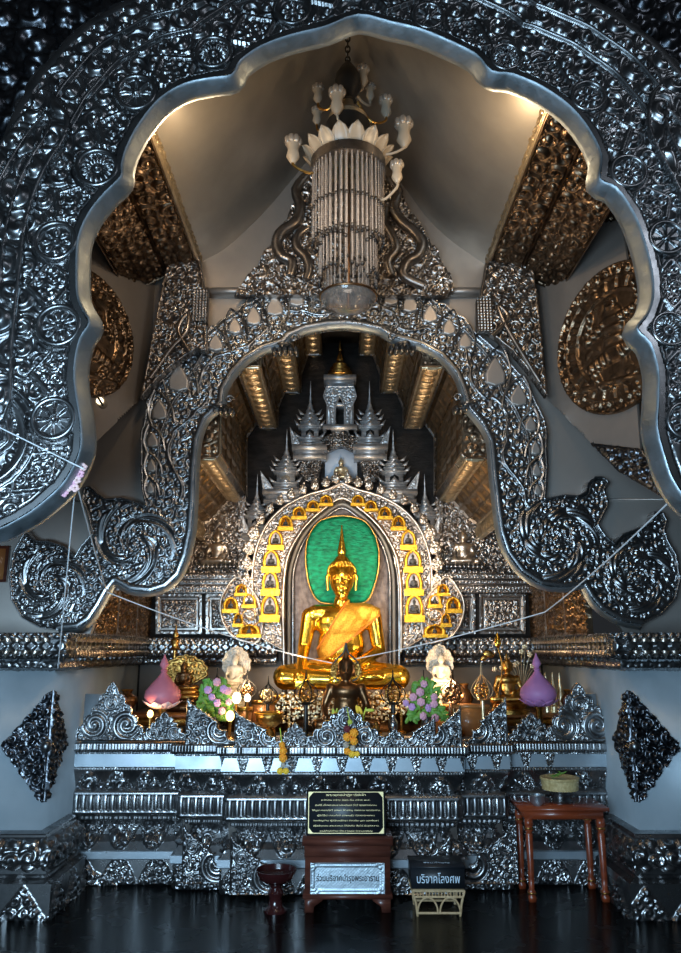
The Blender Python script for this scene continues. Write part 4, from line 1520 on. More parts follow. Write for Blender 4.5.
# spires standing on the wall brackets
def spire(px, ytip, ybase, w, lab, niche=False, Y=7.22):
    x, _, zb = P3(px, ybase, Y)
    zt_ = XZ(px, ytip, Y)[1]
    H = zt_ - zb
    W = w * 0.0098
    t = thing('spire', lab, 'spire', (x, Y, zb), group='silver spires on the shrine wall')
    mb = MB()
    z = 0.0
    for wd, hh in ((1.0, .05), (.82, .05), (.95, .03), (.66, .13), (.86, .025), (.94, .02), (.70, .04), (.78, .02), (.55, .05), (.62, .015)):
        mb.box((x, Y, zb + (z + hh / 2) * H), (W * wd, W * wd * 0.8, hh * H))
        z += hh
    mb.build('tiered_body', M_SPIRE, t, smooth=False)
    mb = MB()
    mb.lathe([(W * .22, z * H), (W * .26, (z + .04) * H), (W * .16, (z + .09) * H), (W * .18, (z + .11) * H), (W * .10, (z + .16) * H), (W * .11, (z + .175) * H),
              (W * .05, (z + .24) * H), (W * .06, (z + .255) * H), (W * .02, (z + .38) * H), (W * .035, (z + .39) * H), (W * .006, H)], (x, Y, zb), 14)
    mb.build('finial', M_SPIRE, t)
    for zz, ww in ((.12, 1.0), (.29, .98), (.38, .86), (.46, .7)):
        for s in (-1, 1):
            for q, yy in ((1.0, -0.38),):
                xx = x + s * W * ww * 0.5
                MB().prism([(xx - s * W * .16, zb + zz * H), (xx + s * W * .03, zb + zz * H), (xx + s * W * .12, zb + (zz + .085) * H), (xx - s * W * .02, zb + (zz + .04) * H)], Y + yy * W * ww - 0.006, Y + yy * W * ww + 0.006).build('corner_leaf', M_SPIRE, t, smooth=False)
        MB().prism([(x - W * .17, zb + zz * H), (x + W * .17, zb + zz * H), (x, zb + (zz + .085) * H)], Y - W * ww * .42 - 0.006, Y - W * ww * .42 + 0.006).build('front_leaf', M_SPIRE, t, smooth=False)
    MB().prism([(x - W * .16, zb + .13 * H), (x + W * .16, zb + .13 * H), (x + W * .16, zb + .21 * H), (x, zb + .25 * H), (x - W * .16, zb + .21 * H)], Y - W * .30, Y - W * .2).build('niche', M_LOTUSPETAL if niche else M_IRON, t, smooth=False)
    return t


spire(310, 381, 448, 26, 'silver spire left of the central shrine, highest on that side')
spire(370, 381, 448, 26, 'silver spire right of the central shrine, highest on that side')
spire(286, 429, 492, 27, 'silver spire at mid height on the left, above the plaque arch shoulder', niche=True)
spire(394, 429, 492, 27, 'silver spire at mid height on the right, above the plaque arch shoulder')
spire(256, 474, 535, 24, 'lowest silver spire on the left, beside the pilaster')
spire(426, 474, 535, 24, 'lowest silver spire on the right, beside the pilaster')

# stepped corbels with winged acroteria carrying the spires
for (a, b, w, lab) in ((310, 448, 34, 'stepped silver corbel under the upper left spire'), (370, 448, 34, 'stepped silver corbel under the upper right spire'),
                       (284, 492, 40, 'stepped silver corbel under the middle left spire'), (396, 492, 40, 'stepped silver corbel under the middle right spire'),
                       (256, 535, 24, 'stepped silver corbel under the lowest left spire'), (426, 535, 24, 'stepped silver corbel under the lowest right spire')):
    s = -1 if a < 341 else 1
    t = thing('corbel', lab, 'corbel', P3(a, b, 7.22), group='stepped corbels under the spires')
    mb = MB()
    for k, (ww, hh, dy) in enumerate(((1.0, 5, .16), (.85, 4, .13), (.95, 4, .14))):
        x0, z1 = XZ(a - w * ww / 2, b + sum((5, 4, 4)[:k]), 7.2)
        x1, z0 = XZ(a + w * ww / 2, b + sum((5, 4, 4)[:k + 1]), 7.2)
        mb.box2(x0, x1, 7.2 - dy, YB - 0.01, z0, z1 - 0.004)
    mb.build('stepped_block', M_SPIRE, t, smooth=False)
    tip = [(a + s * w * .52, b), (a + s * w * .60, b - 22), (a + s * w * .36, b - 9), (a + s * w * .2, b)]
    plate('winged_acroterion', poly_at(tip, 7.10), frameY(7.10), h_curl(0.03, 0.008), 0.006, M_SPIRE, t, th=0.02, back=True)

# central shrine tower
t = thing('shrine_tower', 'small pillared silver tower with a gilded crown in the dark vault end', 'shrine', P3(340, 432, 7.2))
mb = MB()
for s in (-1, 1):
    for a, w in ((340 + s * 11, 5), (340 + s * 5, 2.4)):
        mb = MB()
        x0, z0 = XZ(a - w / 2, 432, 7.2)
        x1, z1 = XZ(a + w / 2, 386, 7.2)
        mb.box2(x0, x1, 7.12 if w > 3 else 7.16, 7.25, z0, z1)
        mb.build('column', M_SPIRE, t, smooth=False)
mb = MB()
for y0, y1, w, dy in ((379, 383, 32, .15), (383, 387, 28, .12), (428, 432, 34, .15), (405, 408, 26, .1)):
    x0, z1 = XZ(340 - w / 2, y0, 7.2)
    x1, z0 = XZ(340 + w / 2, y1, 7.2)
    MB().box2(x0, x1, 7.22 - dy, 7.33, z0, z1).build('entablature', M_SPIRE, t, smooth=False)
xx, zz = XZ(340, 379, 7.2)
plate('arched_screen', poly_at([(326, 386), (354, 386), (357, 396), (351, 410), (349, 428), (345, 428), (344, 405), (340, 397), (336, 405), (335, 428), (331, 428), (329, 410), (323, 396)], 7.10), frameY(7.10), h_curl(0.035, 0.014), 0.006, M_SPIRE, t, th=0.03)
mb = MB().lathe([(0.13, 0), (0.15, 0.02), (0.12, 0.04), (0.125, 0.07), (0.10, 0.085), (0.105, 0.11), (0.07, 0.13), (0.075, 0.15), (0.03, 0.19), (0.035, 0.21), (0.012, 0.30), (0.02, 0.31), (0.003, 0.42)], (xx, 7.2, zz), 18)
mb.build('gilded_crown', M_OLDGOLD, t)

# small white figure shrine above the arch
t = thing('upper_niche', 'blue-white mirrored niche with curling silver surround above the plaque arch', 'niche', P3(341, 480, 7.25))
x0, z0 = XZ(325, 480, 7.28)
x1, z1 = XZ(357, 449, 7.28)
MB().box2(x0, x1, 7.27, 7.30, z0, z1).build('mirror_panel', M_BLUEGLASS, t, smooth=False)
sur = [(318, 484), (306, 482), (299, 470), (302, 460), (307, 450), (316, 444), (322, 438), (332, 434), (341, 426), (350, 434), (360, 438), (366, 444), (375, 450), (380, 460), (383, 470), (376, 482), (364, 484), (361, 466), (357, 454), (341, 446), (325, 454), (321, 466)]
plate('curling_surround', poly_at(sur, 7.20), frameY(7.20), lambda x, z, d: curls(x, z, 0.05, 117) * 0.035, 0.0065, M_LACEGOLD if False else M_SILVER_OLD, t, th=0.05)
x0, z0 = XZ(322, 486, 7.2)
x1, z1 = XZ(360, 480, 7.2)
MB().box2(x0, x1, 7.10, 7.3, z0, z1).build('sill', M_SILVER, t, smooth=False)
c = P3(341, 480, 7.16)
o = blob('seated_statue', tiny_prims(c, 0.20), M_LACEGOLD, None, voxel=0.010, smooth_it=3)
tag(o, 'small pale seated statue in the blue-white niche above the plaque arch', 'statue')

# plain metal dado below the ledge at the back
o = MB().box2(-1.90, 1.90, YB - 0.012, YB - 0.002, 0.95, 1.50).build('wall_back', M_SHEET, None, smooth=False)
tag(o, kind='structure')
# relief figures seated in the wall bays
for a, lab in ((217, 'pale relief figure seated cross-legged in the left wall bay'), (464, 'pale relief figure seated cross-legged in the right wall bay')):
    c = P3(a, 568, 7.26)
    t = thing('relief_statue', lab, 'statue', c)
    blob('seated_body', tiny_prims((c[0], c[1], c[2] + 0.03), 0.31), M_FLAME, t, voxel=0.012, smooth_it=3)
    mb = MB()
    for k in range(9):
        mb.ell((c[0] - 0.17 + k * 0.0425, c[1] - 0.03, c[2] + 0.01), (0.026, 0.03, 0.028), 10, 7)
    mb.build('lotus_base', M_SILVER, t)

# ================================================================== THE ALTAR
AY = 5.80
PATH = [(-1.92, 5.80), (-1.11, 5.80), (-1.11, 5.69), (-0.77, 5.69), (-0.77, 5.58), (0.80, 5.58), (0.80, 5.69), (1.14, 5.69), (1.14, 5.80), (1.92, 5.80)]
Zy = lambda y: zline(y, AY)
ztop = Zy(742)
al = thing('altar', 'stepped silver altar plinth with chased mouldings and a rail of curled crest panels', 'altar', (0, 5.8, 0))
mb = MB()
mb.box2(-1.90, 1.90, 5.86, YB - 0.02, 0, ztop - 0.012)
mb.box2(-1.12, 1.15, 5.75, 5.9, 0, ztop - 0.012)
mb.box2(-0.78, 0.81, 5.64, 5.8, 0, ztop - 0.012)
mb.build('core', M_SHEET, al, smooth=False)


def tri_leaf(s, z, z0, z1, pitch, up=True, c=0.05, amp=0.016, seed=0):
    u = np.abs(frac(s / pitch) - 0.5) * 2
    v = (z - z0) / (z1 - z0)
    if not up:
        v = 1 - v
    w = np.sqrt(np.clip(1 - v, 0, 1)) if True else 1 - v
    m = (u < w) & (v > 0) & (v < 1)
    return np.where(m, 0.008 + curls(s, z, c, seed) * amp, 0.0)


z = [Zy(v) for v in (742, 748, 751, 767, 770, 789, 792, 812, 815, 822, 826, 850, 853, 858)]
moulding(PATH, [(0.055, z[2]), (0.085, z[2] + 0.008), (0.09, z[1]), (0.09, z[0]), (0.0, z[0])],
         lambda s, t, o, zz: np.where(o > 0.07, (np.abs(np.sin(s * PI / 0.022)) * 0.006), 0), 0.007).build('top_rail', M_SILVER, al, angle=60)


def pend_h(s, t, o, zz):
    u = np.abs(frac(s / 0.172) - 0.5) * 2
    v = (zz - z[3]) / (z[2] - z[3])
    m = (u < 0.12 + 0.42 * v ** 0.8) & (np.abs(s - 2.6) < 1.35)
    m |= (v > 0.88) | (v < 0.10)
    return np.where(m, 0.006 + curls(s, zz, 0.024, 9) * 0.008, -0.014)


def smooth_h(s, t, o, zz):
    # bare shining facets between pointed pendants
    return s * 0


moulding(PATH, [(0.050, z[3]), (0.060, z[3] + 0.01), (0.060, z[2])], smooth_h, 0.02).build('plain_fascia', M_FASCIA, al, angle=60)
moulding(PATH, [(0.058, z[3] + 0.002), (0.060, z[2] - 0.001)], pend_h, 0.005).build('pendant_row', M_SILVER, al, angle=60)
moulding(PATH, [(-0.01, z[5]), (0.0, z[5] + 0.02), (0.03, (z[4] + z[5]) / 2 + 0.02), (0.055, z[4]), (0.06, z[4] + 0.01), (0.06, z[3])],
         lambda s, t, o, zz: np.where(zz < z[4], tri_leaf(s, zz, z[5], z[4], 0.21, True, 0.05, 0.022, 123), np.abs(np.sin(s * PI / 0.02)) * 0.004), 0.0065).build('leaf_band', M_SILVER, al, angle=60)


def spin(s, t, o, zz):
    v = (zz - z[7]) / (z[6] - z[7])
    u = frac(s / 0.052)
    col = np.sqrt(np.clip(1 - ((u - .5) * 2.3) ** 2, 0, 1))
    return np.where((v > 0.12) & (v < 0.88), col * 0.020 * (0.7 + 0.3 * np.sin(PI * v)), 0.016)


moulding(PATH, [(-0.02, z[8]), (0.03, z[7]), (0.03, z[6]), (0.005, z[5])], spin, 0.006).build('spindle_band', M_SILVER, al, angle=60)
moulding(PATH, [(-0.05, z[10]), (-0.04, z[9]), (-0.01, z[9] + 0.015), (-0.01, z[8])], lambda s, t, o, zz: np.abs(np.sin(s * PI / 0.035)) * 0.007, 0.0065).build('bead_band', M_SILVER, al, angle=60)
moulding(PATH, [(0.05, z[11]), (0.02, z[11] + 0.06), (-0.03, z[10] - 0.06), (-0.055, z[10])],
         lambda s, t, o, zz: tri_leaf(s, zz, z[11] + 0.01, z[10], 0.235, False, 0.055, 0.026, 127), 0.0065).build('hanging_leaf_band', M_SILVER, al, angle=60)
moulding(PATH, [(0.05, z[13]), (0.065, z[13] + 0.01), (0.065, z[11] + 0.005), (0.05, z[11] + 0.01)], lambda s, t, o, zz: s * 0, 0.02).build('plain_course', M_FASCIA, al, angle=60)


def base_h(s, t, o, zz):
    h = tri_leaf(s + 0.05, zz, 0.0, z[13] + 0.01, 0.27, True, 0.038, 0.014, 131)
    big = np.clip((0.36 - np.minimum(s, 4.38 - s)) / 0.36, 0, 1) * z[13] * 1.1
    return np.where(zz < big, 0.01 + curls(s, zz, 0.05, 133) * 0.02, h)


moulding(PATH, [(0.035, 0.0), (0.035, z[13])], base_h, 0.0065).build('base_course', M_SILVER, al, angle=60)


def scallops(p0, p1, n, amp):
    out = []
    L = math.hypot(p1[0] - p0[0], p1[1] - p0[1])
    nx_, ny_ = (p1[1] - p0[1]) / L, -(p1[0] - p0[0]) / L
    for k in range(n * 5 + 1):
        q = k / (n * 5)
        b = amp * abs(math.sin(PI * q * n)) ** 0.8
        out.append((p0[0] + (p1[0] - p0[0]) * q + nx_ * b, p0[1] + (p1[1] - p0[1]) * q + ny_ * b))
    return out


def crest(x0, x1, yb, ya, kind, Y, nm='crest_panel', par=None, material=None, th=0.02):
    """pierced crest panel: px extents at a plane; kind crown / left / right (side of its point)"""
    (xa, za), (xb, _) = XZ(x0, yb, Y), XZ(x1, yb, Y)
    w = xb - xa
    h = XZ(x0, ya, Y)[1] - za
    if kind == 'crown':
        half = scallops((w / 2, h * 0.10), (w * 0.10, h * 0.80), 4, 0.035 * w + 0.006)
        ap = [(w * 0.10, h * 0.82), (w * 0.075, h * 0.90), (0, h)]
        R = [(w / 2, 0)] + half + ap
        poly = R + [(-x, y) for x, y in R[::-1][1:]]
        poly = [(xa + w / 2 + x, za + y) for x, y in poly]
        cs = [(xa + w * 0.26, za + h * 0.27, min(w * 0.22, h * 0.27), 1), (xa + w * 0.74, za + h * 0.27, min(w * 0.22, h * 0.27), -1), (xa + w * 0.5, za + h * 0.62, w * 0.12, 1)]
    else:
        curve = [(0.02, 1.0)] + scallops((0.06, 0.93), (0.60, 0.52), 5, 0.025) + scallops((0.62, 0.52), (1.0, 0.10), 2, 0.10)
        poly = [(0, 0), (0, 1.0)] + curve + [(1.0, 0.0)]
        if kind == 'left':
            poly = [(xa + p * w, za + q * h) for p, q in poly]
            cs = [(xa + w * 0.66, za + h * 0.32, h * 0.30, -1), (xa + w * 0.2, za + h * 0.62, h * 0.14, 1)]
        else:
            poly = [(xb - p * w, za + q * h) for p, q in poly]
            cs = [(xb - w * 0.66, za + h * 0.32, h * 0.30, 1), (xb - w * 0.2, za + h * 0.62, h * 0.14, -1)]

    def hf(x, zz, d):
        hh = curls(x, zz, 0.036, int(x0) % 17) * 0.014
        for cx, cz, R, hand in cs:
            h1, m, r = spiral(x, zz, cx, cz, R, hand, 2.2, 0.2)
            hh = np.where(m, h1 * 0.020, hh)
        return np.maximum(np.where(d < 0.012, 0.0, hh), rib(d, 0.006, 0.007) * 0.016)
    holes = [(c[0], c[1] + c[2] * 0.05, c[2] * 0.20) for c in cs[:2]]
    mk = (lambda x, zz: np.maximum.reduce([r - np.hypot(x - a, zz - b) for a, b, r in holes])) if kind == 'crown' and h > 0.25 and False else None
    return plate(nm, poly, frameY(Y), hf, 0.0055, material or M_SILVER, par or al, th=th, mask=mk, back=True)


YS, YM, YC = 5.735, 5.625, 5.515
for a in ((76, 143, 741, 681, 'crown', YS), (141, 186, 741, 711, 'crown', YS), (185, 236, 745, 698, 'left', YM), (234, 286, 748, 711, 'left', YC), (276, 314, 748, 722, 'crown', YC),
          (305, 387, 748, 705, 'crown', YC), (380, 410, 748, 728, 'crown', YC), (398, 436, 748, 716, 'right', YC), (424, 462, 748, 706, 'right', YC), (464, 508, 745, 697, 'right', YM),
          (508, 556, 742, 712, 'crown', YS), (546, 617, 742, 682, 'crown', YS)):
    crest(*a)
for a in ((181, 233, 884, 825, 'left', 5.60), (229, 288, 895, 835, 'left', 5.49), (400, 452, 895, 835, 'right', 5.49), (452, 519, 884, 823, 'right', 5.60)):
    crest(*a, nm='corner_crest')
# bare end plates between rail crests and piers
for x0, x1 in ((-1.89, -1.70), (1.70, 1.89)):
    MB().box2(x0, x1, 5.77, 5.80, ztop - 0.003, XZ(80, 694, 5.78)[1]).build('end_plate', M_FASCIA, al, smooth=False)

# pedestal block and lotus base under the golden statue
zp = 1.20
pt = thing('statue_pedestal', 'dark stepped pedestal with a lotus-petal edge under the golden statue', 'pedestal', (0, 6.8, ztop))
mb = MB()
mb.box2(-0.95, 0.95, 6.58, YB - 0.03, ztop - 0.008, 1.08)
mb.box2(-0.74, 0.74, 6.50, YB - 0.10, 1.08, 1.16)
mb.build('stepped_block', M_BRONZE, pt, smooth=False)
mb = MB()
MB().box2(-0.68, 0.68, 6.48, 7.18, 1.16, 1.205).build('plinth_slab', M_OLDGOLD, pt, smooth=False)
for k in range(34):
    x = -0.66 + k * 0.04
    mb.prism([(x - 0.02, 1.205), (x + 0.02, 1.205), (x + 0.016, 1.235), (x, 1.262), (x - 0.016, 1.235)], 6.465, 6.49)
mb.build('petal_edge', M_OLDGOLD, pt, smooth=False)

# ------------------------------------------------------------------ golden seated statue
SY = 6.88


def S(px, py, dy=0.0):
    x, y, z_ = P3(px, py, SY)
    return (x, SY + dy, z_)


def Sd(px, py, dy):
    """point seen at px, py lying dy nearer than the statue's spine"""
    return P3(px, py, SY + dy)


statue = thing('buddha_statue', 'large golden seated Buddha statue in a gold cloth sash before a green halo', 'statue', (S(341, 690)[0], SY, 1.205))
body = [
    ('e', Sd(341, 672, 0.0), (0.33, 0.24, 0.12)),
    ('e', S(341, 645), (0.215, 0.14, 0.22)),
    ('e', S(341, 624, -0.01), (0.235, 0.14, 0.17)),
    ('c', S(316, 614), S(366, 614), 0.085, 0.085),
    ('c', S(341, 608), S(341.5, 596), 0.075, 0.062),
    ('e', S(341.8, 580, -0.02), (0.112, 0.125, 0.155)),
    ('e', S(341.8, 590, -0.05), (0.075, 0.085, 0.085)),
    ('e', Sd(341.8, 597, -0.10), (0.032, 0.03, 0.024)),
    ('c', S(310, 616), Sd(304, 648, -0.05), 0.078, 0.058),
    ('c', Sd(304, 648, -0.05), Sd(300, 672, -0.30), 0.058, 0.040),
    ('c', S(373, 616), Sd(379, 650, -0.04), 0.078, 0.060),
    ('c', Sd(379, 650, -0.04), Sd(353, 668, -0.30), 0.058, 0.040),
    ('c', Sd(330, 674, -0.05), Sd(285, 677, -0.24), 0.135, 0.105),
    ('c', Sd(352, 674, -0.05), Sd(398, 677, -0.24), 0.135, 0.105),
    ('c', Sd(285, 678, -0.26), Sd(345, 680, -0.34), 0.100, 0.066),
    ('c', Sd(398, 678, -0.26), Sd(335, 681, -0.34), 0.100, 0.070),
    ('e', Sd(372, 677, -0.36), (0.11, 0.05, 0.035)),
    # palms
    ('e', Sd(299, 678, -0.38), (0.045, 0.03, 0.055)),
    ('e', Sd(346, 668, -0.36), (0.085, 0.05, 0.022)),
]
for k in range(4):
    body.append(('c', Sd(295.5 + k * 2.6, 681, -0.405), Sd(295 + k * 2.8, 688.5 + (0.8 if k in (1, 2) else 0), -0.40), 0.013, 0.010))
    body.append(('c', Sd(341, 666.5 + k * 0.9, -0.37), Sd(332, 667.5 + k * 0.9, -0.385), 0.011, 0.009))
body.append(('c', Sd(304, 676, -0.38), Sd(307, 682, -0.40), 0.015, 0.010))
bd = blob('body', body, M_GOLD, statue, voxel=0.0095, smooth_it=5)
# face
hx, hy, hz = Sd(341.8, 580, -0.13)
mb = MB()
mb.tube([(hx, hy - 0.005, hz + 0.035), (hx, hy - 0.022, hz + 0.0), (hx, hy - 0.036, hz - 0.030)], [0.008, 0.012, 0.018], 10)
mb.ell((hx - 0.012, hy - 0.020, hz - 0.034), (0.011, 0.012, 0.009))
mb.ell((hx + 0.012, hy - 0.020, hz - 0.034), (0.011, 0.012, 0.009))
mb.build('nose', M_GOLD, statue)
for s in (-1, 1):
    pts = [(hx + s * (0.012 + 0.074 * t), hy - 0.014 + 0.045 * t * t, hz + 0.030 + 0.028 * math.sin(PI * t) - 0.012 * t) for t in np.linspace(0, 1, 9)]
    MB().tube(pts, 0.0055, 8).build('eyebrow', M_GOLD, statue)
    MB().ell((hx + s * 0.045, hy + 0.004, hz + 0.012), (0.030, 0.016, 0.013), 14, 9).build('eyelid', M_GOLD, statue)
    pts = [(hx + s * (0.018 + 0.056 * t), hy - 0.013 + 0.022 * t, hz + 0.010 - 0.010 * math.sin(PI * t)) for t in np.linspace(0, 1, 8)]
    MB().tube(pts, 0.0040, 6).build('eye_line', M_BRONZE, statue)
    ex = S(341.8 + s * 13.2, 580, -0.01)
    MB().tube([(ex[0], ex[1], ex[2] + 0.055), (ex[0] + s * 0.014, ex[1], ex[2] + 0.03), (ex[0] + s * 0.010, ex[1], ex[2] - 0.03), (ex[0] + s * 0.006, ex[1] + 0.005, ex[2] - 0.095)], [0.010, 0.018, 0.013, 0.013], 8).build('ear', M_GOLD, statue)
mb = MB()
mb.tube([(hx - 0.034, hy + 0.008, hz - 0.066), (hx - 0.014, hy - 0.012, hz - 0.062), (hx, hy - 0.014, hz - 0.065), (hx + 0.014, hy - 0.012, hz - 0.062), (hx + 0.034, hy + 0.008, hz - 0.066)], [0.003, 0.007, 0.006, 0.007, 0.003], 8)
mb.tube([(hx - 0.026, hy + 0.006, hz - 0.076), (hx, hy - 0.010, hz - 0.080), (hx + 0.026, hy + 0.006, hz - 0.076)], [0.003, 0.009, 0.003], 8)
mb.build('lips', M_GOLD, statue)
# hair of small curls, topknot and flame
hc = S(341.8, 573, 0.015)
mb = MB()
mb.ell(hc, (0.126, 0.128, 0.118), 26, 15)
for i in range(11):
    ph = -0.05 + i * 0.145
    n = max(4, int(26 * math.cos(ph)))
    for j in range(n):
        th = 2 * PI * (j + 0.5 * (i % 2)) / n
        p = (hc[0] + 0.126 * math.cos(ph) * math.cos(th), hc[1] + 0.128 * math.cos(ph) * math.sin(th), hc[2] + 0.118 * math.sin(ph))
        if p[1] < hc[1] - 0.03 and p[2] < hc[2] + 0.055:
            continue
        mb.ell(p, 0.0145, 7, 5)
mb.build('curled_hair', M_GOLD, statue)
tk = S(341.8, 562, 0.015)
zt0 = tk[2]
mb = MB().lathe([(0.085, -0.04), (0.080, 0.0), (0.062, 0.035), (0.040, 0.055), (0.034, 0.065), (0.040, 0.08), (0.036, 0.12), (0.026, 0.17), (0.016, 0.23), (0.004, S(342, 525)[2] - zt0)], (tk[0], tk[1], zt0), 20, flute=8, famp=0.05)
mb.build('flame_finial', M_GOLD, statue)
# cloth: shell lifted off the trunk, over the far shoulder and down across the chest
me = bd.data
n = len(me.vertices)
co = np.empty(n * 3)
me.vertices.foreach_get('co', co)
co = co.reshape(-1, 3)
no = np.empty(n * 3)
me.vertex_normals.foreach_get('vector', no)
no = no.reshape(-1, 3)
base = np.array(world_loc(bd))
W = co + base
polys = np.empty(len(me.polygons) * 4, dtype=np.int64)
lt_ = np.empty(len(me.polygons), dtype=np.int32)
me.polygons.foreach_get('loop_total', lt_)
allq = bool((lt_ == 4).all())
if allq:
    lv = np.empty(len(me.loops), dtype=np.int32)
    me.loops.foreach_get('vertex_index', lv)
    Q4 = lv.reshape(-1, 4)
    xn, zn = S(349, 598)[0], S(349, 598)[2]
    xw, zw = S(312, 657)[0], S(312, 657)[2]
    side = (W[:, 0] - xn) * (zw - zn) - (W[:, 2] - zn) * (xw - xn)
    top = S(341, 600)[2]
    # keep what lies on the sash side, above the lap, not the head or bare arm
    zarm = S(341, 656)[2]
    keep = (side < 0) & (W[:, 2] < top + 0.02) & (W[:, 2] > S(341, 666)[2]) & (W[:, 0] < S(383, 640)[0] + 0.3)
    keep &= ~((W[:, 0] > S(366, 640)[0]) & (W[:, 2] < S(341, 634)[2]))
    keep &= ~((W[:, 1] < SY - 0.2))
    xa_, za_ = S(383, 612)[0], S(383, 612)[2]
    xb_, zb_ = S(326, 660)[0], S(326, 660)[2]
    side2 = (W[:, 0] - xa_) * (zb_ - za_) - (W[:, 2] - za_) * (xb_ - xa_)
    keep &= (side2 > 0) | (W[:, 1] > SY + 0.05)
    keep &= W[:, 0] < S(379, 612)[0]
    kq = keep[Q4].all(1)
    fold = 0.014 + 0.003 * np.sin(side * 130)
    NV = W + no * fold[:, None]
    used = np.unique(Q4[kq])
    rm = -np.ones(n, dtype=np.int64)
    rm[used] = np.arange(len(used))
    mb = MB().add(NV[used], rm[Q4[kq]])
    o = mb.build('cloth_sash', M_GOLDCLOTH, statue, angle=180)
    sm = o.modifiers.new('t', 'SOLIDIFY')
    sm.thickness = 0.008
    sm.offset = -1
# orange hems along both edges of the sash
for (pa, pb, nm) in (((348, 600), (313, 656), 'sash_hem'), ((381, 614), (328, 658), 'sash_hem')):
    pts = []
    for q in np.linspace(0.04, 0.94, 16):
        tx_, tz_ = S(pa[0] + (pb[0] - pa[0]) * q, pa[1] + (pb[1] - pa[1]) * q)[0::2]
        near = (np.abs(W[:, 0] - tx_) < 0.02) & (np.abs(W[:, 2] - tz_) < 0.02)
        if near.any():
            pts.append((tx_, W[near][:, 1].min() - 0.018, tz_))
    if len(pts) > 4:
        MB().tube(pts, 0.008, 6).build(nm, M_SASHHEM, statue)

# ================================================================== CHANDELIER
CY = 4.5
cxx, _, CZ = P3(348, 166, CY)
PXM = (CY * CTH + (CZ - CAMZ) * STH) / FOC      # metres per photo pixel there
ch = thing('chandelier', 'hanging chandelier of pearl bead strands with a cream petal crown and frosted glass cups', 'chandelier', (cxx, CY, CZ))
ridge_z = XZ(345, 108, 5.5)[1]
mb = MB()
zz = XZ(348, 60, CY)[1]
k = 0
while zz < ridge_z - 0.02:
    a = 0 if k % 2 == 0 else PI / 2
    mb.tube([(cxx + 0.016 * math.cos(t) * math.cos(a), CY + 0.016 * math.cos(t) * math.sin(a), zz + 0.028 * math.sin(t)) for t in np.linspace(0, 2 * PI, 12, endpoint=False)], 0.006, 6, closed=True)
    zz += 0.045
    k += 1
mb.tube([(cxx + 0.075 * math.cos(t), CY, ridge_z - 0.07 + 0.05 * math.sin(t)) for t in np.linspace(0, 2 * PI, 20, endpoint=False)], 0.008, 6, closed=True)
mb.build('chain', M_IRON, ch)
zq = lambda y: XZ(348, y, CY)[1] - CZ
MB().lathe([(0.005, zq(60)), (0.05, zq(68)), (0.085, zq(76)), (0.095, zq(88)), (0.05, zq(98)), (0.06, zq(102))], (cxx, CY, CZ), 20).build('top_cap', M_IRON, ch)
MB().lathe([(0.035, zq(99)), (0.045, zq(106)), (0.09, zq(113)), (0.135, zq(119)), (0.13, zq(122))], (cxx, CY, CZ), 24).build('amber_canopy', M_GILT, ch)
MB().lathe([(0.10, zq(119)), (0.15, zq(125)), (0.14, zq(134)), (0.17, 0.17)], (cxx, CY, CZ), 24).build('neck_drum', M_IRON, ch)
MB().lathe([(0.17, 0.18), (0.20, 0.15), (0.19, 0.08), (0.215, 0.03), (0.255, 0.02), (0.255, -0.05), (0.22, -0.06), (0.21, -0.01), (0.10, 0.0)], (cxx, CY, CZ), 36).build('crown_ring', M_SILVER_OLD, ch)
for i in range(16):
    a = 2 * PI * (i + 0.5) / 16
    ca, sa = math.cos(a), math.sin(a)
    V = []
    for u in range(6):
        t = u / 5
        w = 0.062 * (0.75 + 0.6 * t) * (1 - t ** 3.0)
        r = 0.235 + 0.085 * t ** 1.5
        z_ = CZ + 0.0 + 0.115 * t
        for v in (-1, -0.5, 0, 0.5, 1):
            rr2 = r - 0.012 * (1 - v * v)
            V.append((cxx + rr2 * ca - w * v * sa, CY + rr2 * sa + w * v * ca, z_))
    o = MB().add(V, [(p * 5 + q, p * 5 + q + 1, (p + 1) * 5 + q + 1, (p + 1) * 5 + q) for p in range(5) for q in range(4)]).build('shell_petal', M_LOTUSPETAL, ch)
    s_ = o.modifiers.new('t', 'SOLIDIFY')
    s_.thickness = 0.006

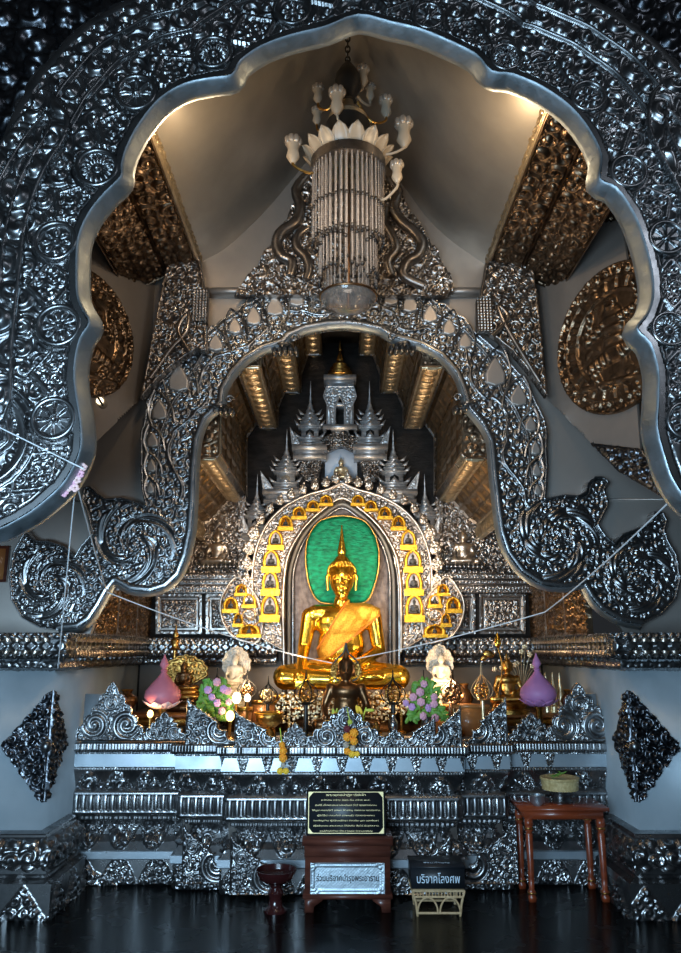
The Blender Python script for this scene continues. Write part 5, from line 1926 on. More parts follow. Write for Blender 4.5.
cups = [(363, 72, .08, .82), (318, 90, .10, .75), (337, 97, -.16, 1.0), (386, 103, .10, .85), (404, 129, -.05, 1.1), (293, 146, -.08, 1.0), (397, 168, -.16, .8), (317, 112, .16, .7), (370, 88, .22, .7)]
for i, (ax, ay, dy, kz) in enumerate(cups):
    px_, py_, pz_ = P3(ax, ay + 4, CY + dy)
    R_ = kz * 1.35
    ux, uy = px_ - cxx, py_ - CY
    ul = math.hypot(ux, uy)
    ux, uy = ux / ul, uy / ul
    zst = min(pz_ - 0.02, CZ + zq(86))
    pts = catmull([(cxx + 0.07 * ux, CY + 0.07 * uy, max(zst, CZ + 0.10)), (cxx + 0.6 * ul * ux, CY + 0.6 * ul * uy, pz_ - 0.15), (px_ - 0.01 * ux, py_ - 0.01 * uy, pz_ - 0.12), (px_, py_, pz_ - 0.05)], 5)
    ar = MB().tube(pts, 0.009, 6).build('arm', M_OLDGOLD if i % 2 else M_LOTUSPETAL, ch)
    MB().lathe([(0.012 * R_, -0.075 * R_), (0.034 * R_, -0.04 * R_), (0.026 * R_, 0.0), (0.034 * R_, 0.03 * R_)], (px_, py_, pz_), 14).build('socket', M_LOTUSPETAL, ar)
    m2 = MB()
    for q in range(7):
        b = 2 * PI * q / 7
        m2.ell((px_ + 0.028 * R_ * math.cos(b), py_ + 0.028 * R_ * math.sin(b), pz_ + 0.05 * R_), (0.018 * R_, 0.018 * R_, 0.026 * R_), 10, 7)
    m2.ell((px_, py_, pz_ + 0.045 * R_), (0.026 * R_, 0.026 * R_, 0.03 * R_), 10, 7)
    m2.build('glass_cup', M_GLASSCUP, ar)


def strand_mesh(L, dark_at):
    pr = []
    n = int(L / 0.014)
    for i in range(n + 1):
        z_ = -L * i / n
        pr.append((0.0035, z_))
        pr.append((0.0072, z_ - 0.005))
    pr = [(r, z_) for r, z_ in pr][::-1]
    o = MB().lathe(pr, (0, 0, 0), 7).build('bead_strand', M_PEARL, None)
    me = o.data
    bpy.data.objects.remove(o)
    m2 = []
    for d in dark_at:
        o = MB().lathe([(0.002, -d - 0.030), (0.013, -d - 0.018), (0.013, -d - 0.006), (0.002, -d + 0.004)], (0, 0, 0), 8).build('dark_bead', M_BLACKBEAD, None)
        m2.append(o.data)
        bpy.data.objects.remove(o)
    return me, m2


zb = lambda y: CZ - XZ(348, y, CY)[1]
for (R, nst, L, dk, jit) in ((0.238, 42, zb(240), (zb(208), zb(240)), 0.03), (0.190, 34, zb(276), (zb(243), zb(276)), 0.05), (0.135, 22, zb(296), (zb(262), zb(296)), 0.02)):
    me, m2 = strand_mesh(L, dk)
    for i in range(nst):
        a = 2 * PI * (i + 0.3 * random.random()) / nst
        o = bpy.data.objects.new('bead_strand', me)
        COL.objects.link(o)
        o.parent = ch
        s_ = 1 + random.uniform(-jit, jit)
        o.scale = (1, 1, s_)
        o.location = (R * math.cos(a), R * math.sin(a), -0.02)
        for m3 in m2:
            d = bpy.data.objects.new('dark_bead', m3)
            COL.objects.link(d)
            d.parent = o
zc_ = XZ(348, 300, CY)[1] - CZ
m2 = MB().lathe([(0.01, -0.085), (0.08, -0.075), (0.14, -0.045), (0.178, 0.0), (0.185, 0.02), (0.178, 0.02), (0.13, -0.03), (0.02, -0.05)], (cxx, CY, CZ + zc_), 32)
m2.build('glass_bowl', M_GLASSBOWL, ch)
MB().tube([(cxx + 0.186 * math.cos(t), CY + 0.186 * math.sin(t), CZ + zc_ + 0.02) for t in np.linspace(0, 2 * PI, 36, endpoint=False)], 0.008, 6, closed=True).build('bowl_rim', M_BRONZE, ch)
MB().tube([(cxx, CY, CZ - 0.02), (cxx, CY, CZ + zc_ - 0.04)], 0.012, 8).build('centre_rod', M_BRONZE, ch)

# ================================================================== OFFERINGS ON THE ALTAR
ZA = ztop + 0.001


def XX(px, z, Y):
    return (px - 340.5) * (Y * CTH + (z - CAMZ) * STH) / FOC


def ztopat(px, py, Y):
    return XZ(px, py, Y)[1]


ZT = 1.10
for x0, x1, y0, y1, lab in ((-1.74, -0.985, 6.3, 7.05, 'low amber wooden offering table on the left of the altar top'), (0.985, 1.74, 6.3, 7.05, 'low amber wooden offering table on the right of the altar top')):
    t = thing('offering_table', lab, 'table', ((x0 + x1) / 2, (y0 + y1) / 2, ZA))
    MB().box2(x0, x1, y0, y1, ZT - 0.025, ZT - 0.001).build('tabletop', M_BROWNBOX, t, smooth=False)
    MB().box2(x0 + 0.03, x1 - 0.03, y0 + 0.02, y0 + 0.04, ZT - 0.09, ZT - 0.025).build('apron', M_OLDGOLD, t, smooth=False)
    for a in (x0 + 0.04, x1 - 0.04):
        for b in (y0 + 0.05, y1 - 0.05):
            MB().box2(a - 0.02, a + 0.02, b - 0.02, b + 0.02, ZA, ZT - 0.025).build('leg', M_BROWNBOX, t, smooth=False)


def lotus(px, ytop, ybot, w, Y, m, lab):
    x = XX(px, 1.3, Y)
    z1, z0 = ztopat(px, ytop, Y), ztopat(px, ybot, Y)
    H = z1 - z0
    r = w / 2 * (Y * CTH) / FOC
    t = thing('lotus_candle', lab, 'lotus bud', (x, Y, ZA))
    MB().lathe([(r * .15, z0), (r * .75, z0 + H * .05), (r * 1.0, z0 + H * .20), (r * .93, z0 + H * .32), (r * .6, z0 + H * .46), (r * .28, z0 + H * .58), (r * .14, z0 + H * .66), (r * .20, z0 + H * .69), (r * .11, z0 + H * .72),
                (r * .24, z0 + H * .79), (r * .20, z0 + H * .85), (r * .08, z0 + H * .93), (r * .02, z1)], (x, Y, 0), 30).build('bud', m, t)
    MB().lathe([(r * .62, ZA), (r * .5, ZA + 0.02), (r * .18, ZA + 0.05), (r * .18, z0 - 0.03), (r * .35, z0 + 0.01)], (x, Y, 0), 20).build('stand', M_OLDGOLD, t)
    for k_ in range(9):
        a = 2 * PI * (k_ + .5) / 9
        V = []
        for u in range(6):
            q = u / 5
            wd = r * 0.36 * math.sin(PI * min(1, 0.12 + 0.88 * q)) + 0.001
            rad = r * (0.35 + 0.75 * q)
            zz_ = z0 - 0.02 + r * (0.10 + 0.42 * q ** 1.6)
            for v in (-1, 0, 1):
                V.append((x + rad * math.cos(a) - wd * v * math.sin(a), Y + rad * math.sin(a) + wd * v * math.cos(a), zz_ + 0.15 * wd * abs(v)))
        o = MB().add(V, [(p * 3 + q, p * 3 + q + 1, (p + 1) * 3 + q + 1, (p + 1) * 3 + q) for p in range(5) for q in range(2)]).build('petal', M_PETALPINK if m is M_PINK else m, t)
        s_ = o.modifiers.new('t', 'SOLIDIFY')
        s_.thickness = 0.004


lotus(163, 654, 708, 36, 6.02, M_PINK, 'rose pink lotus-bud ornament with a thin spire and pale petals at its foot')
lotus(538, 653, 706, 36, 6.02, M_PURPLE, 'mauve lotus-bud ornament with a thin spire on the right of the altar')


def hood_poly(w, h):
    half = []
    for k_ in range(31):
        q = k_ / 30
        rr2 = 1 + 0.10 * abs(math.sin(q * PI * 4.5))
        a = -0.5 + q * (PI / 2 + 0.5)
        half.append((w / 2 * math.cos(a) * rr2 * (1 - 0.35 * max(0, math.sin(a)) ** 3), h * 0.42 + h * 0.50 * math.sin(a) * rr2))
    half.append((0, h * 1.08))
    return [(w * .22, 0)] + half + [(-x, y) for x, y in half[::-1][1:]] + [(-w * .22, 0)]


def sit(name, c, s, m, vox=0.011, parent=None):
    return blob(name, tiny_prims(c, s), m, parent, voxel=vox, smooth_it=2)


def naga_statue(px, ytop, Y, w, zb_, m, lab, ped=0.15, mh=None):
    x = XX(px, 1.4, Y)
    z1 = ztopat(px, ytop, Y)
    H = z1 - zb_ - ped
    W = w * (Y * CTH) / FOC
    t = thing('serpent_hood_statue', lab, 'statue', (x, Y, zb_))
    MB().box((x, Y, zb_ + ped * .35), (W * .9, 0.16, ped * .7)).box((x, Y, zb_ + ped * .85), (W * .78, 0.14, ped * .3)).build('base', m, t, smooth=False)
    z0 = zb_ + ped
    mb_ = MB()
    for k_ in range(3):
        rr2 = W * (.40 - .04 * k_)
        zz_ = z0 + 0.022 + k_ * 0.036
        mb_.tube([(x + rr2 * math.cos(t_), Y + rr2 * .55 * math.sin(t_), zz_) for t_ in np.linspace(0, 2 * PI, 22, endpoint=False)], 0.021, 8, closed=True)
    mb_.build('serpent_coils', mh or m, t)
    hp = [(x + a, z0 + H * .30 + b) for a, b in hood_poly(W, H * .64)]
    plate('serpent_hood', hp, frameY(Y + 0.06), lambda X_, Z_, d: np.maximum(curls(X_, Z_, 0.036, int(px)) * 0.010, rib(d, .008, .01) * .014), 0.006, mh or m, t, th=0.03, back=True)
    sit('seated_body', (x, Y - 0.03, z0 + 0.09), (H - 0.10) * 0.64, m, parent=t)
    return t


naga_statue(235, 641, 6.55, 27, ZT, M_WHITE, 'white seated figure under a fan of serpent heads, left of the golden statue', 0.14)
naga_statue(441, 639, 6.55, 26, ZT, M_WHITE, 'white seated figure under a fan of serpent heads, right of the golden statue', 0.14)
naga_statue(184, 650, 6.62, 42, ZT, M_BRONZE, 'brown and gold seated figure under a tangled serpent hood, behind the pink lotus bud', 0.10, mh=M_OLDGOLD)
# small gilt finial figure standing on the ledge behind it
t = thing('gilt_figurine', 'small gilt standing figurine rising behind the brown serpent statue', 'figurine', (XX(175, 1.6, 6.75), 6.75, ZT))
xx = XX(175, 1.6, 6.75)
MB().lathe([(0.05, ZT), (0.05, ZT + .03), (0.018, ZT + .06), (0.018, 1.60), (0.045, 1.61), (0.03, 1.63), (0.035, 1.66), (0.045, 1.69), (0.02, 1.71), (0.028, 1.735), (0.018, 1.76), (0.008, 1.79), (0.001, 1.83)], (xx, 6.75, 0), 16).build('body', M_OLDGOLD, t)

# dark central bust with openwork crown
Yc = 6.12
xb = XX(346, 1.4, Yc)
t = thing('crowned_bust', 'dark bronze seated figure with an openwork spade-shaped crown in front of the golden statue', 'statue', (xb, Yc, ZA))
MB().box((xb, Yc, ZA + 0.03), (0.34, 0.24, 0.06)).build('base', M_BRONZE, t, smooth=False)
blob('body', tiny_prims((xb, Yc, ZA + 0.05), 0.52), M_BRONZE, t, voxel=0.010, smooth_it=2)
hz_ = ZA + 0.05 + 0.88 * 0.52
og = [(0, .205), (-.010, .15), (-.03, .115), (-.075, .075), (-.11, .02), (-.11, -.035), (-.075, -.075), (-.05, -.085)]
ogp = [(xb + a, Yc - 0.03, hz_ + b) for a, b in og]
ogp2 = [(xb - a, Yc - 0.03, hz_ + b) for a, b in og[::-1][:-1]]
MB().tube(catmull(ogp, 4)[:-1], 0.007, 7).tube(catmull(ogp2 + [(xb, Yc - .03, hz_ + .205)], 4), 0.007, 7).build('crown_outline', M_IRON, t)
for s in (-1, 1):
    pl = [(xb + s * a, hz_ + b) for a, b in ((.06, .06), (.10, .045), (.125, 0), (.12, -.05), (.09, -.07), (.072, -.03))]
    plate('side_lappet', pl, frameY(Yc - 0.04), lambda X_, Z_, d: curls(X_, Z_, .03, 5) * .012, 0.005, M_OLDGOLD, t, th=0.015, back=True)


def finial(px, ytop, yball, w, Y, m, ball, lab):
    zb2 = ztopat(px, yball, Y)
    z1 = ztopat(px, ytop, Y)
    x = XX(px, zb2, Y)
    W = w * Y * CTH / FOC
    t_ = thing('spade_finial', lab, 'ornament', (x, Y, ZA), group='spade-shaped openwork ornaments along the altar')
    MB().lathe([(W * .45, ZA), (W * .45, ZA + .015), (W * .12, ZA + .035), (W * .10, zb2 - W * .62), (W * .3, zb2 - W * .55), (W * .2, zb2 - W * .48)], (x, Y, 0), 16).build('stand', m, t_)
    H = z1 - zb2
    half = [(0, H), (.03 * W, H * .62), (.13 * W, H * .42), (.42 * W, H * .16), (.54 * W, -W * .12), (.40 * W, -W * .42), (.12 * W, -W * .56)]
    for a in (0, PI / 3, 2 * PI / 3):
        for s in (-1, 1):
            MB().tube(catmull([(x + s * p * math.cos(a), Y + s * p * math.sin(a), zb2 + q) for p, q in half], 4), 0.0042, 6).build('frame_wire', m, t_)
    mb_ = MB()
    for k_ in range(26):
        ph = math.acos(1 - 2 * (k_ + .5) / 26)
        th = 2.4 * k_
        mb_.ell((x + W * .33 * math.sin(ph) * math.cos(th), Y + W * .33 * math.sin(ph) * math.sin(th), zb2 - W * .12 + W * .30 * math.cos(ph)), W * .085, 7, 5)
    mb_.build('filigree_ball', ball, t_)


finial(306, 670, 691, 22, 6.02, M_IRON, M_OLDGOLD, 'black wire spade-shaped ornament before the left knee of the golden statue')
finial(393, 670, 691, 22, 6.02, M_IRON, M_OLDGOLD, 'black wire spade-shaped ornament before the right knee of the golden statue')
finial(268, 676, 693, 17, 6.22, M_IRON, M_LACEGOLD, 'small black wire spade-shaped ornament above the round amber bowl')
finial(247, 670, 688, 17, 6.30, M_IRON, M_BRONZE, 'small black wire spade-shaped ornament right of the left white statue')
finial(217, 668, 686, 15, 6.42 - .25, M_IRON, M_BRONZE, 'thin black spade-shaped ornament rising above the left bouquet')
finial(424, 670, 690, 15, 6.20, M_IRON, M_BRONZE, 'thin black spade-shaped ornament rising above the right bouquet')
finial(453, 670, 690, 22, 6.16, M_BRONZE, M_BRONZE, 'dark round-bellied spade-shaped ornament right of the right bouquet')
finial(482, 662, 688, 20, 6.14, M_LACEGOLD, M_OLDGOLD, 'pale gold spade-shaped ornament beside the small gilt seated figure')

# pale gold openwork trees
for px, py, r, Y, lab in ((289, 708, 14, 6.36, 'pale gold openwork tree on a stem, leftmost in front of the golden statue'), (318, 709, 15, 6.36, 'pale gold openwork tree between the left spade ornament and the dark bust'),
                          (376, 708, 15, 6.36, 'pale gold openwork tree just right of the dark bust'), (401, 701, 11, 6.36, 'small pale gold openwork tree beside the right bouquet'),
                          (335, 700, 9, 6.42, 'little pale gold openwork tree just left of the dark bust')):
    z0 = ztopat(px, py, Y)
    x = XX(px, z0, Y)
    R = r * Y * CTH / FOC
    t = thing('openwork_tree', lab, 'ornament', (x, Y, ZA), group='pale gold openwork trees before the statue')
    pol = [(x + R * (1 + .10 * math.cos(9 * a)) * math.cos(a), z0 + R * 1.1 * (1 + .10 * math.cos(9 * a)) * math.sin(a)) for a in np.linspace(0, 2 * PI, 72, endpoint=False)]
    plate('openwork_crown', pol, frameY(Y), lambda X_, Z_, d: curls(X_, Z_, .026, 9, turns=1.0) * .008, 0.0042, M_LACEGOLD, t, th=0.012, back=True,
          mask=lambda X_, Z_: (0.40 - curls(X_, Z_, .026, 9, turns=1.0)) * .02)
    MB().lathe([(.05, ZA), (.05, ZA + .015), (.012, ZA + .03), (.010, z0 - R * .4)], (x, Y + .012, 0), 12).build('stem', M_OLDGOLD, t)

# amber bowl and gilt boxes
Y = 6.08
x = XX(269, 1.05, Y)
t = thing('offering_bowl', 'round amber gold offering bowl left of the centre crest', 'bowl', (x, Y, ZA))
zz0 = ztopat(269, 728, Y)
MB().lathe([(.06, ZA), (.05, zz0 - .01), (.04, zz0), (.085, zz0 + .03), (.11, zz0 + .075), (.105, zz0 + .11), (.10, zz0 + .115), (.09, zz0 + .10), (.03, zz0 + .05)], (x, Y, 0), 28).build('bowl', M_OLDGOLD, t)
MB().tube([(x + .107 * math.cos(a), Y + .107 * math.sin(a), zz0 + .112) for a in np.linspace(0, 2 * PI, 30, endpoint=False)], .006, 6, closed=True).build('rim', M_GOLDLEAF, t)
for px, y0, y1, w, Y, m, lab in ((264, 700, 716, 22, 6.40, M_BROWNBOX, 'amber wooden box with a bright gold lid behind the amber bowl'), (245, 707, 722, 12, 6.24, M_BROWNBOX, 'small amber box beside the frosted globes'),
                                 (437, 704, 722, 20, 6.34, M_BROWNBOX, 'amber wooden box right of the right bouquet'), (470, 704, 725, 34, 6.20, M_BROWNBOX, 'wide amber wooden chest at the right, under the spade ornaments')):
    z1, x = ztopat(px, y0, Y), XX(px, 1.1, Y)
    W = w * Y * CTH / FOC
    t = thing('wooden_box', lab, 'box', (x, Y, ZA))
    MB().box2(x - W / 2, x + W / 2, Y - .05, Y + .05, ZA, z1 - .03).build('body', m, t, smooth=False)
    MB().box2(x - W / 2 - .008, x + W / 2 + .008, Y - .058, Y + .058, z1 - .03, z1).build('lid', M_OLDGOLD if px < 300 else M_BROWNBOX, t, smooth=False)


# bouquets
def bloom_mesh(m):
    mb_ = MB()
    mb_.ell((0, 0, 0), .020, 9, 6)
    for k_ in range(6):
        a = 2 * PI * k_ / 6
        mb_.ell((.017 * math.cos(a), -.004, .017 * math.sin(a)), (.015, .012, .015), 8, 6)
    for k_ in range(4):
        a = 2 * PI * k_ / 4 + .4
        mb_.ell((.009 * math.cos(a), -.016, .009 * math.sin(a)), (.010, .008, .010), 7, 5)
    o = mb_.build('bloom', m, None)
    me_ = o.data
    bpy.data.objects.remove(o)
    return me_


BLV, BLP = bloom_mesh(M_BLOOMV), bloom_mesh(M_BLOOMP)


def bouquet(px, Y, pts, leaves, lab, vase=M_SILVER):
    x = XX(px, 1.1, Y)
    t_ = thing('flower_bouquet', lab, 'bouquet', (x, Y, ZA))
    MB().lathe([(.05, ZA), (.045, ZA + .01), (.035, ZA + .04), (.055, ZA + .09), (.04, ZA + .14), (.052, ZA + .16), (.03, ZA + .15)], (x, Y, 0), 18).build('vase', vase, t_)
    zc2 = ZA + .15
    mb_ = MB()
    for k_ in range(leaves):
        a, b = random.uniform(-1, 1), random.uniform(0, 1)
        c = (x + a * .15 * (1 - b * .45), Y + random.uniform(-.06, .05), zc2 - .02 + b * .30)
        rot = Matrix.Rotation(random.uniform(0, PI), 3, 'Y') @ Matrix.Rotation(random.uniform(-.6, .6), 3, 'X')
        mb_.ell(c, (.036, .006, .017), 8, 5, rot)
    lf_ = mb_.build('foliage', M_LEAF, t_)
    lf_['kind'] = 'stuff'
    mb_ = MB()
    for k_, (a, b, p) in enumerate(pts):
        q = P3(a, b, Y - .07)
        o = bpy.data.objects.new('bloom', BLP if p else BLV)
        COL.objects.link(o)
        o.parent = t_
        o.location = Vector(q) - world_loc(t_)
        o.rotation_euler = (random.uniform(-.4, .4), random.uniform(0, 6), random.uniform(-.4, .4))
        sc2 = random.uniform(0.85, 1.15)
        o.scale = (sc2, sc2, sc2)
        mb_.tube([(x, Y, zc2), ((x + q[0]) / 2, Y - .02, (zc2 + q[2]) / 2 + .02), (q[0], q[1] + .02, q[2])], .004, 5)
    mb_.build('stems', M_LEAF, t_)


bouquet(214, 6.02, [(217, 682, 1), (224, 689, 0), (212, 697, 0), (217, 703, 0), (228, 691, 1), (229, 702, 1), (222, 711, 1), (208, 690, 0)], 130, 'bunch of lilac and pink blooms with green leaves on the left of the altar top')
bouquet(427, 6.02, [(424, 684, 1), (420, 692, 1), (413, 697, 1), (421, 702, 1), (412, 707, 0), (428, 708, 0), (423, 716, 1), (435, 718, 1), (434, 704, 1), (406, 703, 0), (434, 697, 1)], 130, 'bunch of pink and lilac roses with green leaves on the right of the altar top')

# gilt seated figure on the right and its spray
x = XX(508, 1.3, 6.42)
t = thing('seated_statue', 'small gilt seated statue on the right offering table beside the mauve lotus', 'statue', (x, 6.42, ZT))
MB().lathe([(.17, ZT), (.17, ZT + .03), (.13, ZT + .04), (.15, ZT + .08), (.12, ZT + .09)], (x, 6.42, 0), 24).build('lotus_base', M_OLDGOLD, t)
blob('body', tiny_prims((x, 6.42, ZT + .08), .33), M_OLDGOLD, t, voxel=.009, smooth_it=2)
x = XX(522, 1.3, 6.62)
t = thing('wire_spray', 'spray of pale gold wire flowers behind the gilt seated statue', 'ornament', (x, 6.62, ZT))
MB().lathe([(.05, ZT), (.03, ZT + .03), (.05, ZT + .10), (.025, ZT + .16), (.03, ZT + .18)], (x, 6.62, 0), 14).build('vase', M_OLDGOLD, t)
random.seed(11)
for k_ in range(15):
    a = -1.25 + 2.5 * k_ / 14
    L = random.uniform(.20, .36)
    tip = (x + L * math.sin(a) * .75, 6.60 + random.uniform(-.04, .04), ZT + .18 + L * math.cos(a))
    st = MB().tube(catmull([(x, 6.62, ZT + .16), ((x + tip[0]) / 2, 6.61, (ZT + .16 + tip[2]) / 2 + .03), tip], 4), .0032, 5).build('stem', M_LACEGOLD, t)
    mb = MB()
    for q in range(5):
        b = 2 * PI * q / 5
        mb.ell((tip[0] + .014 * math.cos(b), tip[1], tip[2] + .014 * math.sin(b)), (.012, .006, .012), 7, 5)
    mb.ell(tip, .009, 7, 5)
    mb.build('flower', M_LACEGOLD, st)
# golden bud on a stem with gilt leaves
Yq = 6.36
x = XX(497, 1.3, Yq)
t = thing('bud_stem', 'golden closed bud on a tall thin stem rising above the gilt seated statue', 'ornament', (XX(492, 1.1, Yq), Yq, ZT))
b0 = P3(498, 648, Yq)
MB().tube(catmull([(XX(492, 1.1, Yq) , Yq, ZT), P3(502, 672, Yq), b0], 6), .006, 6).build('stem', M_OLDGOLD, t)
MB().lathe([(.006, 0), (.026, .02), (.030, .045), (.018, .085), (.002, .125)], b0, 14).build('bud', M_GOLD, t)
MB().ell(P3(489, 654, Yq), (.045, .01, .028), 12, 7, Matrix.Rotation(.3, 3, 'Y')).build('leaf', M_OLDGOLD, t)
MB().ell(P3(484, 658, Yq), (.030, .01, .020), 12, 7, Matrix.Rotation(-.5, 3, 'Y')).build('leaf', M_OLDGOLD, t)
# little set of three spires
for k_, px in enumerate((546, 553, 560)):
    x = XX(px, 1.3, 6.5)
    o = MB().lathe([(.036, ZT), (.036, ZT + .05), (.022, ZT + .06), (.026, ZT + .10), (.03, ZT + .14), (.018, ZT + .17), (.022, ZT + .20), (.010, ZT + .24), (.014, ZT + .26), (.002, ztopat(px, 672, 6.5))], (x, 6.5, 0), 14).build('gilt_spirelet', M_LACEGOLD, None)
    tag(o, 'little pale gold spire right of the mauve lotus, %s of the row of three' % ('first', 'middle', 'last')[k_], 'ornament', 'row of three little spires')
# dark urns
for px, yt, w, Y, m, lab in ((448, 696, 20, 6.42, M_IRON, 'rounded black urn behind the right bouquet'), (465, 684, 18, 6.46, M_BRONZE, 'dark brown urn between the two right spade ornaments'), (203, 694, 20, 6.42, M_BRONZE, 'dark brown urn behind the left bouquet'),
                             (393, 714, 10, 6.0, M_SILVER, 'tiny silver vase left of the right bouquet'), (576 - 200, 722, 8, 5.95, M_OLDGOLD, 'tiny gilt vase right of the centre crest'), (126, 690, 22, 6.5, M_BRONZE, 'dark brown urn behind the far left crest'), (570, 690, 20, 6.5, M_BRONZE, 'dark brown urn behind the far right crest')):
    z1, x = ztopat(px, yt, Y), XX(px, 1.1, Y)
    W = w * Y * CTH / FOC / 2
    zb3 = ZT if (abs(x) > 1.0 and Y > 6.3) else ZA
    H = z1 - zb3
    t = thing('urn' if w > 12 else 'small_vase', lab, 'vase', (x, Y, zb3))
    MB().lathe([(W * .6, zb3), (W * .5, zb3 + H * .1), (W, zb3 + H * .5), (W * .9, zb3 + H * .7), (W * .4, zb3 + H * .85), (W * .5, z1), (W * .3, z1 - .01)], (x, Y, 0), 18).build('body', m, t)
    MB().tube([(x + W * .5 * math.cos(a), Y + W * .5 * math.sin(a), z1) for a in np.linspace(0, 2 * PI, 18, endpoint=False)], .005, 6, closed=True).build('rim', M_OLDGOLD, t)

# lamps among the offerings
for px, py, r, Y, m, lab in ((230, 716, 4.2, 5.92, M_BULB, 'bright amber candle lamp below the left bouquet'), (236, 698, 4.5, 6.02, M_GLOW, 'frosted lit globe lamp right of the left bouquet'), (247, 698, 3.2, 6.06, M_GLOW, 'smaller frosted lit globe lamp nearer the amber boxes'),
                             (150, 714, 3.0, 5.92, M_BULB, 'small amber candle lamp at the foot of the pink lotus')):
    z0, x = ztopat(px, py, Y), XX(px, 1.1, Y)
    R = r * Y * CTH / FOC
    t = thing('candle_lamp', lab, 'lamp', (x, Y, ZA))
    MB().lathe([(.03, ZA), (.03, ZA + .01), (.012, ZA + .02), (.012, z0 - R), (.018, z0 - R * .8)], (x, Y, 0), 12).build('holder', M_OLDGOLD, t)
    MB().ell((x, Y, z0), (R, R, R * 1.25), 14, 9).build('bulb', m, t)
    light('candle_glow', 'POINT', (x, Y - R - .03, z0 + .03), None, 1.2 if m is M_BULB else 0.5, (1, .62, .28), 0.02)

# yellow orchid offering on the crest
for px, py, lab in ((333, 714, 'yellow orchid sprig lying against the left slope of the centre crest'), (362, 713, 'yellow and white orchid sprig on the right slope of the centre crest')):
    Y = 5.60
    x, _, z0 = P3(px, py, Y)
    t = thing('orchid_sprig', lab, 'flower', (x, Y, ZA))
    MB().tube([(x, Y, ZA), (x + .01, Y, z0 - .02), (x + .03, Y - .01, z0 + .04)], .006, 6).build('stem', M_LIME, t)
    for k_ in range(4):
        MB().ell((x + random.uniform(-.06, .06), Y - .02, z0 + random.uniform(-.03, .03)), (.035, .008, .012), 9, 5, Matrix.Rotation(random.uniform(0, 3), 3, 'Y')).build('petal', M_YELLOW if k_ % 2 else M_LIME, t)

# marigold garlands hanging over the altar edge
def garland(name_lab, top, beads, Y):
    x, _, z0 = P3(*top, Y)
    t_ = thing('garland', name_lab, 'garland', (x, Y, z0))
    cord = [P3(top[0], top[1], Y)] + [P3(a, b, Y) for a, b, r, m in beads]
    MB().tube(cord, .004, 6).build('cord', M_LIME, t_)
    for a, b, r, m in beads:
        mb_ = MB()
        c = P3(a, b, Y)
        R = r * Y * CTH / FOC
        mb_.ell(c, R * .8, 10, 7)
        for k_ in range(22):
            ph = math.acos(1 - 2 * (k_ + .5) / 22)
            th = 2.4 * k_
            mb_.ell((c[0] + R * .72 * math.sin(ph) * math.cos(th), c[1] + R * .72 * math.sin(ph) * math.sin(th), c[2] + R * .72 * math.cos(ph)), R * .30, 7, 5)
        mb_.build('blossom', m, t_)


garland('orange marigold garland with a yellow tassel hanging left of the centre crest', (280, 728),
        [(282, 745, 3.2, M_MARIGOLD), (283, 751, 4.3, M_MARIGOLD), (283, 758, 4.5, M_MARIGOLD), (283, 765, 2.5, M_WHITE), (280, 771, 3.4, M_YELLOW), (286, 771, 3.2, M_YELLOW)], 5.44)
garland('thick orange and maroon marigold garland hanging on the centre crest', (347, 708),
        [(350, 722, 2.6, M_LIME), (347, 729, 3.6, M_MAROON), (354, 733, 4.6, M_MARIGOLD), (347, 737, 4.4, M_MARIGOLD), (354, 741, 4.2, M_MARIGOLD), (346, 745, 3.2, M_WHITE), (353, 748, 3.0, M_WHITE), (347, 751, 3.6, M_MARIGOLD), (352, 754, 3.6, M_YELLOW), (357, 754, 3.0, M_YELLOW)], 5.44)

# ================================================================== THINGS ON THE FLOOR
def text_obj(body, size, loc, m, parent, name='lettering', ext=0.001, width=None, rx=PI / 2):
    cu = bpy.data.curves.new(name, 'FONT')
    cu.body = body
    cu.size = size
    cu.align_x = 'CENTER'
    cu.align_y = 'CENTER'
    cu.extrude = ext
    o = bpy.data.objects.new(name, cu)
    COL.objects.link(o)
    dg = bpy.context.evaluated_depsgraph_get()
    me_ = bpy.data.meshes.new_from_object(o.evaluated_get(dg))
    bpy.data.objects.remove(o)
    me_.materials.clear()
    if width and len(me_.vertices):
        xs = [v.co.x for v in me_.vertices]
        k_ = width / (max(xs) - min(xs))
        cxm = (max(xs) + min(xs)) / 2
        for v in me_.vertices:
            v.co.x = (v.co.x - cxm) * k_
    o = link_mesh(name, me_, m, parent)
    o.location = Vector(loc) - (world_loc(parent) if parent else Vector((0, 0, 0)))
    o.rotation_euler = (rx, 0, 0)
    return o


# donation cabinet
YD = 5.20
x0, x1 = XX(305, .3, YD), XX(390, .3, YD)
zy = lambda y: ztopat(345, y, YD)
xm = (x0 + x1) / 2
t = thing('donation_box', 'dark teak donation box with an embossed silver front panel on the floor before the altar', 'donation box', (xm, YD, 0))
zf = zy(898)
MB().box2(x0, x1, YD + .01, YD + .25, zf, zy(857)).build('body', M_WOOD, t, smooth=False)
MB().box2(x0 - .012, x1 + .012, YD - .012, YD + .26, zf - .004, zf + .018).build('base_moulding', M_WOOD, t, smooth=False)
MB().box2(x0 - .004, x1 + .004, YD - .006, YD + .255, zy(857), zy(845)).build('upper_drawer', M_WOOD, t, smooth=False)
MB().box2(x0 - .018, x1 + .018, YD - .020, YD + .26, zy(845), zy(838)).build('top', M_WOOD, t, smooth=False)
for s in (-1, 1):
    xa = xm + s * (x1 - x0) / 2
    MB().prism([(xa, 0), (xa - s * .055, 0), (xa - s * .06, zf * .4), (xa - s * .11, zf * .8), (xa - s * .12, zf), (xa, zf)], YD - .004, YD + .03).build('foot', M_WOOD, t, smooth=False)
    MB().prism([(xa, 0), (xa - s * .055, 0), (xa - s * .06, zf * .4), (xa - s * .11, zf * .8), (xa - s * .12, zf), (xa, zf)], YD + .21, YD + .25).build('foot', M_WOOD, t, smooth=False)
xa, xb2 = x0 + .035, x1 - .035
